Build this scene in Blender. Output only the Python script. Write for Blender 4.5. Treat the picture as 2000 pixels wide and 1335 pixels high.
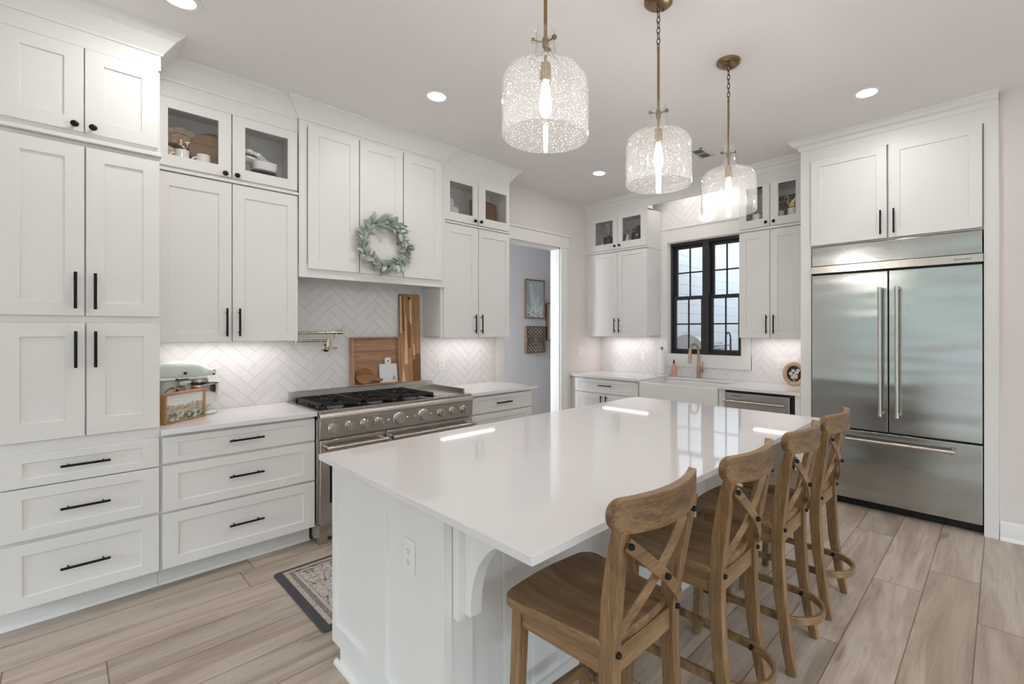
import bpy, bmesh, math, random
from mathutils import Vector, Matrix
random.seed(11)
for _o in list(bpy.data.objects):
    bpy.data.objects.remove(_o)
S = bpy.context.scene
COL = S.collection
PI = math.pi

# ---------------------------------------------------------------- camera
CY, CP, CR = 0.7481, 0.0006, -0.0004
FPX = 916.475
_f = Vector((math.cos(CY)*math.cos(CP), math.sin(CY)*math.cos(CP), math.sin(CP)))
_r = Vector((math.sin(CY), -math.cos(CY), 0.0))
_u = _r.cross(_f)
_r2 = _r*math.cos(CR)+_u*math.sin(CR)
_u2 = _u*math.cos(CR)-_r*math.sin(CR)
camd = bpy.data.cameras.new('camera')
cam = bpy.data.objects.new('camera', camd)
COL.objects.link(cam)
M = Matrix.Identity(4)
for i in range(3):
    M[i][0] = _r2[i]; M[i][1] = _u2[i]; M[i][2] = -_f[i]
M[0][3], M[1][3], M[2][3] = -1.8628, -3.9698, 1.455
cam.matrix_world = M
camd.sensor_fit = 'HORIZONTAL'
camd.sensor_width = 36
camd.lens = FPX/2000*36
camd.shift_x = -0.1172*FPX/2000
camd.shift_y = -0.0258*FPX/2000
camd.clip_start = 0.02
S.camera = cam

# ---------------------------------------------------------------- world, daylight, exposure
w = bpy.data.worlds.new('world'); S.world = w
w.use_nodes = True
bg = w.node_tree.nodes['Background']
bg.inputs[0].default_value = (0.80, 0.90, 1.0, 1)
bg.inputs[1].default_value = 3.0
S.view_settings.view_transform = 'Standard'
S.view_settings.look = 'None'
S.view_settings.gamma = 1
S.view_settings.use_curve_mapping = False
S.view_settings.exposure = -0.92

FZ, CEIL, XR = 0.03, 3.07, 3.092

def area(name, loc, rot, sx, sy, power, col=(1, 1, 1), shape='RECTANGLE', spread=None):
    l = bpy.data.lights.new(name, 'AREA')
    l.shape = shape; l.size = sx
    if shape == 'RECTANGLE': l.size_y = sy
    l.energy = power; l.color = col
    if spread: l.spread = spread
    o = bpy.data.objects.new(name, l); COL.objects.link(o)
    o.location = loc; o.rotation_euler = rot
    return o
# area lights added outside the living-room windows, standing in for sky daylight
DAY = (0.66, 0.84, 1.0)
area('sky_fill_west', (-10.4, -4.5, 5.0), (0, -math.radians(48), 0), 3.5, 7.5, 4400, DAY)
area('sky_fill_south', (-2.3, -12.4, 5.0), (math.radians(48), 0, 0), 8.0, 3.5, 5600, DAY)
area('hall_fill', (-.9, 0.68, 2.3), (0, -math.radians(70), 0), 1.2, 0.9, 250, (0.80, 0.90, 1.0))  # added light that brightens the hall through its invented end opening

# ---------------------------------------------------------------- mesh helpers
class MB:
    def __init__(self):
        self.bm = bmesh.new(); self.mi = 0
    def v(self, p): return self.bm.verts.new(p)
    def f(self, vs):
        try:
            f = self.bm.faces.new(vs); f.material_index = self.mi; return f
        except ValueError:
            return None
    def box(self, x0, x1, y0, y1, z0, z1, mp=None):
        P = [(x, y, z) for x in (x0, x1) for y in (y0, y1) for z in (z0, z1)]
        if mp: P = [mp(*p) for p in P]
        V = [self.v(p) for p in P]
        for q in ((0, 1, 3, 2), (4, 6, 7, 5), (0, 4, 5, 1), (2, 3, 7, 6), (0, 2, 6, 4), (1, 5, 7, 3)):
            self.f([V[i] for i in q])
        return self
    def loft(self, rings, cap=True, closed=True):
        R = [[self.v(p) for p in r] for r in rings]
        n = len(R[0])
        for a, b in zip(R, R[1:]):
            for i in range(n if closed else n-1):
                j = (i+1) % n
                self.f([a[i], a[j], b[j], b[i]])
        if cap and closed:
            self.f(R[0][::-1]); self.f(R[-1])
        return self
    def lathe(self, prof, c=(0, 0, 0), n=32, axis='z', cap=True, sx=1, sy=1):
        rings = []
        for r, h in prof:
            ring = []
            for i in range(n):
                a = 2*PI*i/n
                p, q = r*math.cos(a)*sx, r*math.sin(a)*sy
                if axis == 'z': t = (p, q, h)
                elif axis == 'y': t = (p, h, q)
                else: t = (h, p, q)
                ring.append((c[0]+t[0], c[1]+t[1], c[2]+t[2]))
            rings.append(ring)
        return self.loft(rings, cap)
    def tube(self, pts, r, n=10, cap=True, closed=False):
        pts = [Vector(p) for p in pts]
        rr = r if isinstance(r, (list, tuple)) else [r]*len(pts)
        m = len(pts)
        up = None; rings = []
        for i, p in enumerate(pts):
            if closed: t = pts[(i+1) % m]-pts[i-1]
            else: t = pts[min(i+1, m-1)]-pts[max(i-1, 0)]
            t.normalize()
            if up is None:
                a = Vector((0, 0, 1)) if abs(t.z) < .9 else Vector((1, 0, 0))
                up = (a-t*a.dot(t)).normalized()
            else:
                up = (up-t*up.dot(t)).normalized()
            s = t.cross(up)
            rings.append([p+(up*math.cos(2*PI*k/n)+s*math.sin(2*PI*k/n))*rr[i] for k in range(n)])
        if closed:
            rings.append(rings[0]); return self.loft(rings, False)
        return self.loft(rings, cap)
    def cyl(self, a, b, r, n=16): return self.tube([a, b], r, n)
    def bar(self, pts, w, h, up=(0, 0, 1)):
        """rectangular section swept along pts; w across, h along up"""
        pts = [Vector(p) for p in pts]; m = len(pts); rings = []
        W = w if isinstance(w, (list, tuple)) else [w]*m
        H = h if isinstance(h, (list, tuple)) else [h]*m
        for i, p in enumerate(pts):
            t = (pts[min(i+1, m-1)]-pts[max(i-1, 0)]).normalized()
            u = Vector(up); u = (u-t*u.dot(t)).normalized(); s = t.cross(u)
            rings.append([p+s*a*W[i]/2+u*b*H[i]/2 for a, b in ((-1, -1), (1, -1), (1, 1), (-1, 1))])
        return self.loft(rings)
    def prism(self, poly, d0, d1, mp=lambda a, b, d: (a, b, d)):
        A = [self.v(mp(a, b, d0)) for a, b in poly]; B = [self.v(mp(a, b, d1)) for a, b in poly]
        n = len(poly)
        self.f(A[::-1]); self.f(B)
        for i in range(n):
            j = (i+1) % n; self.f([A[i], A[j], B[j], B[i]])
        return self
    def sphere(self, c, r, n=16, sx=1, sy=1, sz=1):
        prof = [(max(1e-4, math.sin(PI*i/(n//2))), -math.cos(PI*i/(n//2))) for i in range(n//2+1)]
        rings = [[(c[0]+r*sx*q*math.cos(2*PI*k/n), c[1]+r*sy*q*math.sin(2*PI*k/n), c[2]+r*sz*h) for k in range(n)] for q, h in prof]
        return self.loft(rings)
    def build(self, name, mat, parent=None, bevel=0, seg=2, smooth=40, local=False, loc=None, recalc=True):
        if recalc: bmesh.ops.recalc_face_normals(self.bm, faces=self.bm.faces)
        if parent is not None:
            base = WLOC.get(parent.name_full, Vector((0, 0, 0))) if not local else Vector((0, 0, 0))
        elif loc is not None:
            base = Vector(loc)
        elif not local and self.bm.verts:
            xs = [v.co for v in self.bm.verts]
            base = Vector((sum(v.x for v in xs)/len(xs), sum(v.y for v in xs)/len(xs), min(v.z for v in xs)))
        else: base = Vector((0, 0, 0))
        if base.length: bmesh.ops.translate(self.bm, verts=self.bm.verts, vec=-base)
        me = bpy.data.meshes.new(name)
        self.bm.to_mesh(me); self.bm.free()
        for m in (mat if isinstance(mat, (list, tuple)) else [mat]): me.materials.append(m)
        if smooth:
            me.shade_smooth(); me.set_sharp_from_angle(angle=math.radians(smooth))
        o = bpy.data.objects.new(name, me); COL.objects.link(o)
        if parent is not None:
            o.parent = parent; WLOC[o.name_full] = base
        else:
            o.location = base; WLOC[o.name_full] = base
        if bevel:
            b = o.modifiers.new('edge_bevel', 'BEVEL'); b.width = bevel; b.segments = seg
            b.limit_method = 'ANGLE'; b.angle_limit = math.radians(40)
        return o
WLOC = {}
def thing(name, label, cat, loc=(0, 0, 0), rz=0, group=None):
    o = bpy.data.objects.new(name, None); COL.objects.link(o)
    o.location = loc; o.rotation_euler = (0, 0, rz); o.empty_display_size = .05
    o['label'] = label; o['category'] = cat
    if group: o['group'] = group
    WLOC[o.name_full] = Vector(loc)
    return o
def tag(o, label, cat, group=None, kind=None):
    o['label'] = label; o['category'] = cat
    if group: o['group'] = group
    if kind: o['kind'] = kind
    return o
def struct(o, label=None, cat=None):
    o['kind'] = 'structure'
    if label: o['label'] = label
    if cat: o['category'] = cat
    return o
def copy_tree(o, loc=None, rz=None, label=None, group=None, parent=None):
    c = o.copy(); COL.objects.link(c)
    if parent is not None: c.parent = parent
    if loc is not None: c.location = loc
    if rz is not None: c.rotation_euler = (0, 0, rz)
    if label: c['label'] = label
    if group: c['group'] = group
    for ch in [k for k in bpy.data.objects if k.parent == o]:
        copy_tree(ch, parent=c)
    return c
def text_part(txt, size, mp_loc, rot, mat, name, parent, depth=.0004, wloc=None):
    cu = bpy.data.curves.new(name, 'FONT'); cu.body = txt; cu.size = size; cu.extrude = depth
    cu.align_x = 'CENTER'; cu.align_y = 'CENTER'
    t = bpy.data.objects.new(name, cu); COL.objects.link(t)
    dg = bpy.context.evaluated_depsgraph_get(); dg.update()
    me = bpy.data.meshes.new_from_object(t.evaluated_get(dg))
    bpy.data.objects.remove(t); bpy.data.curves.remove(cu)
    me.name = name; me.materials.clear(); me.materials.append(mat)
    o = bpy.data.objects.new(name, me); COL.objects.link(o)
    o.parent = parent
    o.location = Vector(mp_loc)-WLOC.get(parent.name_full, Vector((0, 0, 0)))
    o.rotation_euler = rot
    return o

# ---------------------------------------------------------------- materials
def lin(c):
    c = c/255
    return c/12.92 if c <= .04045 else ((c+.055)/1.055)**2.4
def C(r, g, b): return (lin(r), lin(g), lin(b), 1)
class NT:
    def __init__(self, name):
        self.m = bpy.data.materials.new(name); self.m.use_nodes = True
        self.t = self.m.node_tree; self.b = self.t.nodes['Principled BSDF']; self.out = self.t.nodes['Material Output']
    def n(self, typ, **kw):
        x = self.t.nodes.new(typ)
        for k, v in kw.items():
            if hasattr(x, k): setattr(x, k, v)
        return x
    def l(self, a, b): self.t.links.new(a, b)
    def math(self, op, a, b=None, c=None):
        x = self.n('ShaderNodeMath', operation=op)
        for i, q in enumerate((a, b, c)):
            if q is None: continue
            if isinstance(q, (int, float)): x.inputs[i].default_value = q
            else: self.l(q, x.inputs[i])
        return x.outputs[0]
    def coord(self, kind='Object'): return self.n('ShaderNodeTexCoord').outputs[kind]
    def mapping(self, vec, sc=(1, 1, 1), loc=(0, 0, 0), rot=(0, 0, 0)):
        x = self.n('ShaderNodeMapping'); self.l(vec, x.inputs[0])
        x.inputs['Scale'].default_value = sc; x.inputs['Location'].default_value = loc; x.inputs['Rotation'].default_value = rot
        return x.outputs[0]
    def noise(self, vec, scale=5, detail=4, rough=.55, dist=0):
        x = self.n('ShaderNodeTexNoise'); self.l(vec, x.inputs['Vector'])
        x.inputs['Scale'].default_value = scale; x.inputs['Detail'].default_value = detail
        x.inputs['Roughness'].default_value = rough; x.inputs['Distortion'].default_value = dist
        return x.outputs[0]
    def ramp(self, fac, stops):
        x = self.n('ShaderNodeValToRGB'); self.l(fac, x.inputs[0])
        e = x.color_ramp.elements
        while len(e) < len(stops): e.new(.5)
        for q, (p, c) in zip(e, stops): q.position = p; q.color = c if len(c) == 4 else (*c, 1)
        return x.outputs[0]
    def mix(self, fac, a, b, mode='MIX'):
        x = self.n('ShaderNodeMix', data_type='RGBA', blend_type=mode)
        for s, q in ((x.inputs[0], fac), (x.inputs[6], a), (x.inputs[7], b)):
            if isinstance(q, (int, float)): s.default_value = q
            elif isinstance(q, tuple): s.default_value = q
            else: self.l(q, s)
        return x.outputs[2]
    def bump(self, h, strength=.2, dist=.01):
        x = self.n('ShaderNodeBump'); self.l(h, x.inputs['Height'])
        x.inputs['Strength'].default_value = strength; x.inputs['Distance'].default_value = dist
        self.l(x.outputs[0], self.b.inputs['Normal']); return x.outputs[0]
def M_(name, col, rough=.5, metal=0, coat=0, spec=None):
    k = NT(name); b = k.b
    b.inputs['Base Color'].default_value = col; b.inputs['Roughness'].default_value = rough
    b.inputs['Metallic'].default_value = metal
    if coat: b.inputs['Coat Weight'].default_value = coat; b.inputs['Coat Roughness'].default_value = .05
    if spec is not None: b.inputs['Specular IOR Level'].default_value = spec
    return k.m
def painted(name, col, rough, amt=.04, sc=6):
    k = NT(name); n = k.noise(k.coord(), sc, 3)
    lo = tuple(c*(1-amt) for c in col[:3])+(1,); hi = tuple(min(1, c*(1+amt)) for c in col[:3])+(1,)
    k.l(k.ramp(n, [(.3, lo), (.7, hi)]), k.b.inputs['Base Color'])
    k.b.inputs['Roughness'].default_value = rough
    return k.m
def wood(name, dark, mid, light, axis='x', sc=10, stretch=.07, rough=.5, bump=.15, knots=.0, big=.5):
    k = NT(name); co = k.coord()
    s = {'x': (stretch, 1, 1), 'y': (1, stretch, 1), 'z': (1, 1, stretch)}[axis]
    v = k.mapping(co, tuple(q*sc for q in s))
    n1 = k.noise(v, 1.0, 5, .6, .6)
    v2 = k.mapping(co, tuple(q*sc*5 for q in s)); n2 = k.noise(v2, 1.5, 4, .7, .2)
    v3 = k.mapping(co, tuple(q*sc*.3 for q in s)); n3 = k.noise(v3, 1.0, 2, .5, .3)
    a = k.math('ADD', k.math('MULTIPLY', n1, .5), k.math('MULTIPLY', n2, .3))
    a = k.math('ADD', a, k.math('MULTIPLY', n3, .2+big*.0))
    k.l(k.ramp(a, [(.36, dark), (.5, mid), (.66, light)]), k.b.inputs['Base Color'])
    k.b.inputs['Roughness'].default_value = rough
    k.bump(n2, bump, .004)
    return k.m
def brushed(name, col, rough=.28, axis='z', wav=0, aniso=0.0):
    k = NT(name); co = k.coord()
    s = {'x': (1, 60, 60), 'y': (60, 1, 60), 'z': (60, 60, 1)}[axis]
    n = k.noise(k.mapping(co, tuple(q*6 for q in s)), 1, 3)
    r = k.n('ShaderNodeMapRange'); k.l(n, r.inputs[0]); r.inputs[3].default_value = rough-.05; r.inputs[4].default_value = rough+.06
    k.l(r.outputs[0], k.b.inputs['Roughness'])
    lo = tuple(c*.93 for c in col[:3])+(1,)
    k.l(k.ramp(n, [(.3, lo), (.7, col)]), k.b.inputs['Base Color'])
    k.b.inputs['Metallic'].default_value = 1
    if aniso:
        k.b.inputs['Anisotropic'].default_value = aniso
        tg = k.n('ShaderNodeTangent', direction_type='RADIAL', axis='Z'); k.l(tg.outputs[0], k.b.inputs['Tangent'])
    if wav:
        wv = k.noise(k.mapping(co, (1, .7, 5.0)), 1.1, 1.0, .4)
        k.bump(wv, wav, .05)
    return k.m
def emis(name, col, st):
    k = NT(name); e = k.n('ShaderNodeEmission'); e.inputs[0].default_value = col; e.inputs[1].default_value = st
    k.l(e.outputs[0], k.out.inputs[0]); return k.m
def glass(name, tint=(1, 1, 1, 1), base=.05, rough=.01, seeds=False, haze=0.0):
    k = NT(name)
    tr = k.n('ShaderNodeBsdfTransparent'); tr.inputs[0].default_value = tint
    gl = k.n('ShaderNodeBsdfGlossy'); gl.inputs['Roughness'].default_value = rough
    fr = k.n('ShaderNodeFresnel'); ge = k.n('ShaderNodeNewGeometry')
    io = k.n('ShaderNodeMapRange'); k.l(ge.outputs['Backfacing'], io.inputs[0]); io.inputs[3].default_value = 1.5; io.inputs[4].default_value = 1/1.5
    k.l(io.outputs[0], fr.inputs[0])
    mx = k.n('ShaderNodeMixShader'); k.l(fr.outputs[0], mx.inputs[0]); k.l(tr.outputs[0], mx.inputs[1]); k.l(gl.outputs[0], mx.inputs[2])
    res = mx.outputs[0]
    if seeds:
        co = k.coord()
        vo = k.n('ShaderNodeTexVoronoi'); k.l(k.mapping(co, (1, 1, .75)), vo.inputs['Vector']); vo.inputs['Scale'].default_value = 150
        dots = k.ramp(vo.outputs['Distance'], [(.13, (1, 1, 1, 1)), (.27, (0, 0, 0, 1))])
        sel = k.ramp(vo.outputs['Color'], [(.44, (0, 0, 0, 1)), (.48, (1, 1, 1, 1))])
        tl = k.n('ShaderNodeBsdfTranslucent'); tl.inputs[0].default_value = (1, 1, 1, 1)
        df = k.n('ShaderNodeBsdfDiffuse'); df.inputs[0].default_value = (1, 1, 1, 1)
        ad = k.n('ShaderNodeMixShader'); ad.inputs[0].default_value = .5; k.l(tl.outputs[0], ad.inputs[1]); k.l(df.outputs[0], ad.inputs[2])
        f = k.math('MULTIPLY', k.math('MULTIPLY', dots, sel), .6)
        f = k.math('ADD', f, haze)
        m2 = k.n('ShaderNodeMixShader'); k.l(f, m2.inputs[0]); k.l(res, m2.inputs[1]); k.l(ad.outputs[0], m2.inputs[2])
        res = m2.outputs[0]
    k.l(res, k.out.inputs[0])
    return k.m
def quartz(name):
    k = NT(name); co = k.coord()
    n = k.noise(co, 3.2, 6, .6, 1.6)
    v = k.math('ABSOLUTE', k.math('SUBTRACT', n, .5))
    vein = k.ramp(v, [(.0, (1, 1, 1, 1)), (.012, (0, 0, 0, 1))])
    n2 = k.noise(co, 1.6, 2)
    msk = k.ramp(n2, [(.5, (0, 0, 0, 1)), (.7, (.3, .3, .3, 1))])
    fac = k.math('MULTIPLY', vein, msk)
    k.l(k.mix(fac, C(234, 231, 231), C(196, 192, 190)), k.b.inputs['Base Color'])
    k.b.inputs['Roughness'].default_value = .05
    return k.m

WHITE = painted('white_cabinet_paint', C(236, 233, 230), .42, .012, 3)
TRIM = painted('white_trim_paint', C(238, 235, 232), .4, .01, 3)
WALL = painted('greige_wall_paint', C(232, 223, 219), .75, .015, 2)
CEILM = painted('ceiling_paint', C(245, 241, 240), .85, .012, 2)
HALLM = painted('hall_wall_paint', C(214, 212, 212), .75, .015, 2)
BLACK = M_('black_metal', C(22, 21, 22), .35, .6)
BLACKP = M_('black_plastic', C(20, 20, 21), .45)
WINBLK = M_('window_frame_black', C(40, 41, 44), .5)
QUARTZ = quartz('white_quartz')
STEEL = brushed('brushed_steel', C(196, 190, 184), .25, 'x')
STEELD = brushed('brushed_steel_door', C(186, 188, 186), .20, 'y', .22, 0.0)
STEELV = brushed('brushed_steel_handle', C(205, 198, 190), .25, 'z')
CHROME = M_('polished_steel', C(215, 213, 210), .08, 1)
BRASS = brushed('champagne_brass', C(204, 192, 166), .22, 'x')
BRASSF = brushed('bronze_faucet', C(182, 160, 138), .28, 'z')
ABRASS = brushed('antique_brass', C(158, 134, 100), .28, 'z')
IRON = M_('cast_iron', C(28, 28, 30), .5, .2)
ENAMEL = M_('black_enamel', C(20, 20, 23), .15)
GLASS = glass('clear_glass')
SEEDED = glass('seeded_glass', (1, 1, 1, 1), seeds=True, haze=.035)
TILE = painted('white_glazed_tile', C(236, 233, 233), .14, .03, 7)
GROUT = M_('pale_grout', C(214, 209, 208), .9)
PLATE = M_('white_plastic', C(240, 238, 236), .35)
PORC = M_('white_porcelain', C(236, 234, 232), .12)
LED = emis('led_glow', (1.0, .95, .90, 1), 9)
LENS = emis('lamp_lens_glow', (1.0, .96, .92, 1), 9)
BULB = emis('bulb_glow', (1.0, .95, .88, 1), 45)
STW = {a: wood('stool_wood_'+a, C(84, 60, 38), C(134, 103, 70), C(172, 141, 104), a, 22, .06, .42, .12) for a in 'xyz'}

def floor_mat():
    k = NT('oak_plank_floor'); co = k.coord()
    sp = k.n('ShaderNodeSeparateXYZ'); k.l(co, sp.inputs[0]); x, y = sp.outputs[0], sp.outputs[1]
    r = k.math('DIVIDE', k.math('ADD', y, .68), .2285)
    row = k.math('FLOOR', r); fr = k.math('FRACT', r)
    wn = k.n('ShaderNodeTexWhiteNoise', noise_dimensions='1D'); k.l(row, wn.inputs['W'])
    q = k.math('DIVIDE', k.math('ADD', x, k.math('MULTIPLY', wn.outputs[0], 7.0)), 1.5)
    colm = k.math('FLOOR', q); fc = k.math('FRACT', q)
    cb = k.n('ShaderNodeCombineXYZ'); k.l(row, cb.inputs[0]); k.l(colm, cb.inputs[1])
    w2 = k.n('ShaderNodeTexWhiteNoise', noise_dimensions='2D'); k.l(cb.outputs[0], w2.inputs['Vector'])
    pid = w2.outputs[0]
    c3 = k.n('ShaderNodeCombineXYZ')
    k.l(k.math('ADD', x, k.math('MULTIPLY', pid, 37)), c3.inputs[0]); k.l(k.math('ADD', y, k.math('MULTIPLY', pid, 11)), c3.inputs[1])
    v = c3.outputs[0]
    big = k.noise(k.mapping(v, (.55, 4.5, 1)), 1.6, 4, .6, 1.1)
    fine = k.noise(k.mapping(v, (2.2, 55, 1)), 1.6, 5, .65, .3)
    knot = k.noise(k.mapping(v, (1.6, 5, 1)), 1.6, 2, .5, .6)
    base = k.ramp(big, [(.30, C(158, 140, 124)), (.46, C(180, 162, 145)), (.60, C(200, 185, 169)), (.76, C(168, 151, 135))])
    fin = k.ramp(fine, [(.33, (.80, .79, .78, 1)), (.55, (1, 1, 1, 1))])
    c = k.mix(.55, base, fin, 'MULTIPLY')
    tone = k.ramp(pid, [(0, (.86, .86, .87, 1)), (.5, (1, 1, 1, 1)), (1, (1.08, 1.06, 1.04, 1))])
    c = k.mix(1.0, c, tone, 'MULTIPLY')
    kd = k.ramp(knot, [(.66, (1, 1, 1, 1)), (.78, (.62, .56, .52, 1))])
    c = k.mix(1.0, c, kd, 'MULTIPLY')
    e1 = k.math('MINIMUM', fr, k.math('SUBTRACT', 1.0, fr)); e2 = k.math('MULTIPLY', k.math('MINIMUM', fc, k.math('SUBTRACT', 1.0, fc)), 6.5)
    e = k.math('MINIMUM', e1, e2)
    gr = k.ramp(e, [(.006, (.42, .38, .34, 1)), (.016, (1, 1, 1, 1))])
    c = k.mix(1.0, c, gr, 'MULTIPLY')
    k.l(c, k.b.inputs['Base Color'])
    k.b.inputs['Roughness'].default_value = .42
    h = k.math('MULTIPLY', gr, 1.0)
    k.bump(k.mix(.85, fine, gr), .12, .003)
    return k.m
FLOORM = floor_mat()

# ---------------------------------------------------------------- room shell
XW, YS = -7.5, -9.5
def sbox(name, mat, a, bevel=0):
    m = MB()
    for q in (a if isinstance(a[0], (tuple, list)) else [a]): m.box(*q)
    return struct(m.build(name, mat, bevel=bevel, smooth=0))
fl = MB().box(XW, 4.6, YS, 1.35, -.05, FZ).build('floor', FLOORM, local=True, smooth=0); struct(fl)
sbox('ceiling', CEILM, (XW, 4.6, YS, 1.35, CEIL, CEIL+.1))
# stove wall with the doorway (x 1.398..2.291)
sbox('wall_stove', WALL, [(XW, 1.398, 0, .15, FZ, CEIL), (2.291, XR+.2, 0, .15, FZ, CEIL), (1.398, 2.291, 0, .15, 2.461, CEIL)])
# window wall, with opening
WU0, WU1, WZ0, WZ1 = 1.03, 1.925, 1.165, 2.498
sbox('wall_window', WALL, [(XR, XR+.2, -WU0, 0, FZ, CEIL), (XR, XR+.2, -3.953, -WU1, FZ, CEIL), (XR, XR+.2, -WU1, -WU0, FZ, WZ0), (XR, XR+.2, -WU1, -WU0, WZ1, CEIL)])
sbox('wall_right', WALL, (2.497, 2.70, YS, -3.955, FZ, CEIL))
# far living-room walls with tall window openings that give the daylight
sbox('wall_west', WALL, [(XW-.15, XW, YS, -8.2, FZ, CEIL), (XW-.15, XW, -.9, .15, FZ, CEIL), (XW-.15, XW, -8.2, -.9, FZ, .55), (XW-.15, XW, -8.2, -.9, 2.75, CEIL)])
sbox('wall_south', WALL, [(XW, -6.2, YS-.15, YS, FZ, CEIL), (1.6, 2.7, YS-.15, YS, FZ, CEIL), (-6.2, 1.6, YS-.15, YS, FZ, .55), (-6.2, 1.6, YS-.15, YS, 2.75, CEIL)])
def far_window(name, n, axis, p, a0, a1):
    m = MB(); g = MB()
    st = (a1-a0)/n
    def bx(u0, u1, z0, z1, t=.03, mm=m):
        if axis == 'x': mm.box(p-t, p+t, u0, u1, z0, z1)
        else: mm.box(u0, u1, p-t, p+t, z0, z1)
    for i in range(n+1): bx(a0+i*st-.05, a0+i*st+.05, .55, 2.75)
    for z in (.55, 1.65, 2.69): bx(a0, a1, z, z+.06, .025)
    o = struct(m.build(name, TRIM, smooth=0))
    bx(a0, a1, .56, 2.74, .003, g); g.build('window_pane', GLASS, o, smooth=0)
far_window('window_2', 5, 'x', XW-.06, -8.2, -.9)
far_window('window_3', 5, 'y', YS-.06, -6.2, 1.6)
# hall behind the doorway; unseen end opening added to let light in
sbox('wall_hall', HALLM, [(0.0, 4.55, 1.2, 1.3, FZ, CEIL), (4.45, 4.55, .15, 1.2, FZ, CEIL), (-.05, .0, .15, 1.2, FZ, .9), (-.05, .0, .15, 1.2, 2.5, CEIL), (-.05, .0, .15, .25, .9, 2.5), (-.05, .0, 1.1, 1.2, .9, 2.5)])
# door casing
dc = MB()
dc.box(1.293, 1.400, -.02, 0, FZ, 2.461); dc.box(2.289, 2.401, -.02, 0, FZ, 2.461)
dc.box(1.275, 2.419, -.026, 0, 2.461, 2.60); dc.box(1.255, 2.44, -.045, 0, 2.60, 2.622)
dc.box(1.398, 1.416, -.0, .15, FZ, 2.461); dc.box(2.273, 2.291, -.0, .15, FZ, 2.461); dc.box(1.398, 2.291, 0, .15, 2.443, 2.461)
o = dc.build('door_casing', TRIM, bevel=.002, smooth=0); o.name = 'door_1'; struct(o)
# baseboard on the right wall
bb = MB(); bb.prism([(0, FZ), (0, .150), (.006, .158), (.010, .150), (.016, .138), (.016, FZ)], -9.4, -3.957, lambda a, b, d: (2.497-a, d, b))
bb.prism([(.016, FZ), (.016, FZ+.022), (.027, FZ+.012), (.030, FZ)], -9.4, -3.957, lambda a, b, d: (2.497-a, d, b))
o = bb.build('baseboard_right', TRIM); struct(o)

# ---------------------------------------------------------------- coordinate maps: u along the run, d out of the wall, z up
ms = lambda u, d, z: (u, -d, z)
mw = lambda u, d, z: (XR-d, -u, z)

def crown(name, path, zb, mp, out=.085, label=None):
    """path: (u, d) points of the cabinet faces, left to right; profile swept with mitres, room side outward"""
    prof = [(0.0, zb), (.006, zb), (.010, zb+.012), (.022, zb+.030), (out*.62, CEIL-.045), (out*.9, CEIL-.022), (out, CEIL-.018), (out, CEIL), (0, CEIL)]
    P = [Vector((a, b)) for a, b in path]
    nrm = []
    for a, b in zip(P, P[1:]):
        t = (b-a).normalized(); nrm.append(Vector((-t.y, t.x)))
    rings = []
    for i, p in enumerate(P):
        ns = [nrm[j] for j in (i-1, i) if 0 <= j < len(nrm)]
        s = ns[0] if len(ns) == 1 else (ns[0]+ns[1] if abs(ns[0].dot(ns[1])) < .5 else ns[0])
        rings.append([mp(p.x+s.x*o_, p.y+s.y*o_, z) for o_, z in prof])
    m = MB(); m.loft(rings)
    o = m.build(name, TRIM, smooth=0); struct(o); return o
crown('trim_1', [(-2.068, .607), (-1.492, .607), (-1.492, .313), (-.7225, .313), (-.7225, .338), (.458, .338), (.458, .313), (1.224, .313), (1.224, .0)], 2.947, ms, .09)
crown('trim_2', [(0.0, .312), (2.69, .312), (2.69, .619), (3.953, .619)], 2.988, mw, .075)

# ---------------------------------------------------------------- cabinet helpers
def rect(mb, mp, pts): return [mb.v(mp(*p)) for p in pts]
def shaker(mp, u0, u1, z0, z1, d, fw=.066, fz=None, th=.02, rec=.008, fb=None):
    fz = fw if fz is None else fz; fb = fz if fb is None else fb
    mb = MB(); s = .003; e = .0015
    def ring(a0, a1, b0, b1, dd): return rect(mb, mp, [(a0, dd, b0), (a1, dd, b0), (a1, dd, b1), (a0, dd, b1)])
    R = [ring(u0, u1, z0, z1, d-th), ring(u0, u1, z0, z1, d-e), ring(u0+e, u1-e, z0+e, z1-e, d),
         ring(u0+fw, u1-fw, z0+fb, z1-fz, d), ring(u0+fw+s, u1-fw-s, z0+fb+s, z1-fz-s, d-rec)]
    mb.f(R[0])
    for a, b in zip(R, R[1:]):
        for i in range(4): mb.f([a[i], a[(i+1) % 4], b[(i+1) % 4], b[i]])
    mb.f(R[-1])
    return mb
def glassdoor(mp, u0, u1, z0, z1, g, d, th=.02):
    a0, a1, b0, b1 = g
    mb = MB(); e = .0015
    def ring(p0, p1, q0, q1, dd): return rect(mb, mp, [(p0, dd, q0), (p1, dd, q0), (p1, dd, q1), (p0, dd, q1)])
    R = [ring(u0, u1, z0, z1, d-th), ring(u0, u1, z0, z1, d-e), ring(u0+e, u1-e, z0+e, z1-e, d),
         ring(a0, a1, b0, b1, d), ring(a0, a1, b0, b1, d-th)]
    R.append(R[0])
    for a, b in zip(R, R[1:]):
        for i in range(4): mb.f([a[i], a[(i+1) % 4], b[(i+1) % 4], b[i]])
    return mb
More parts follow.
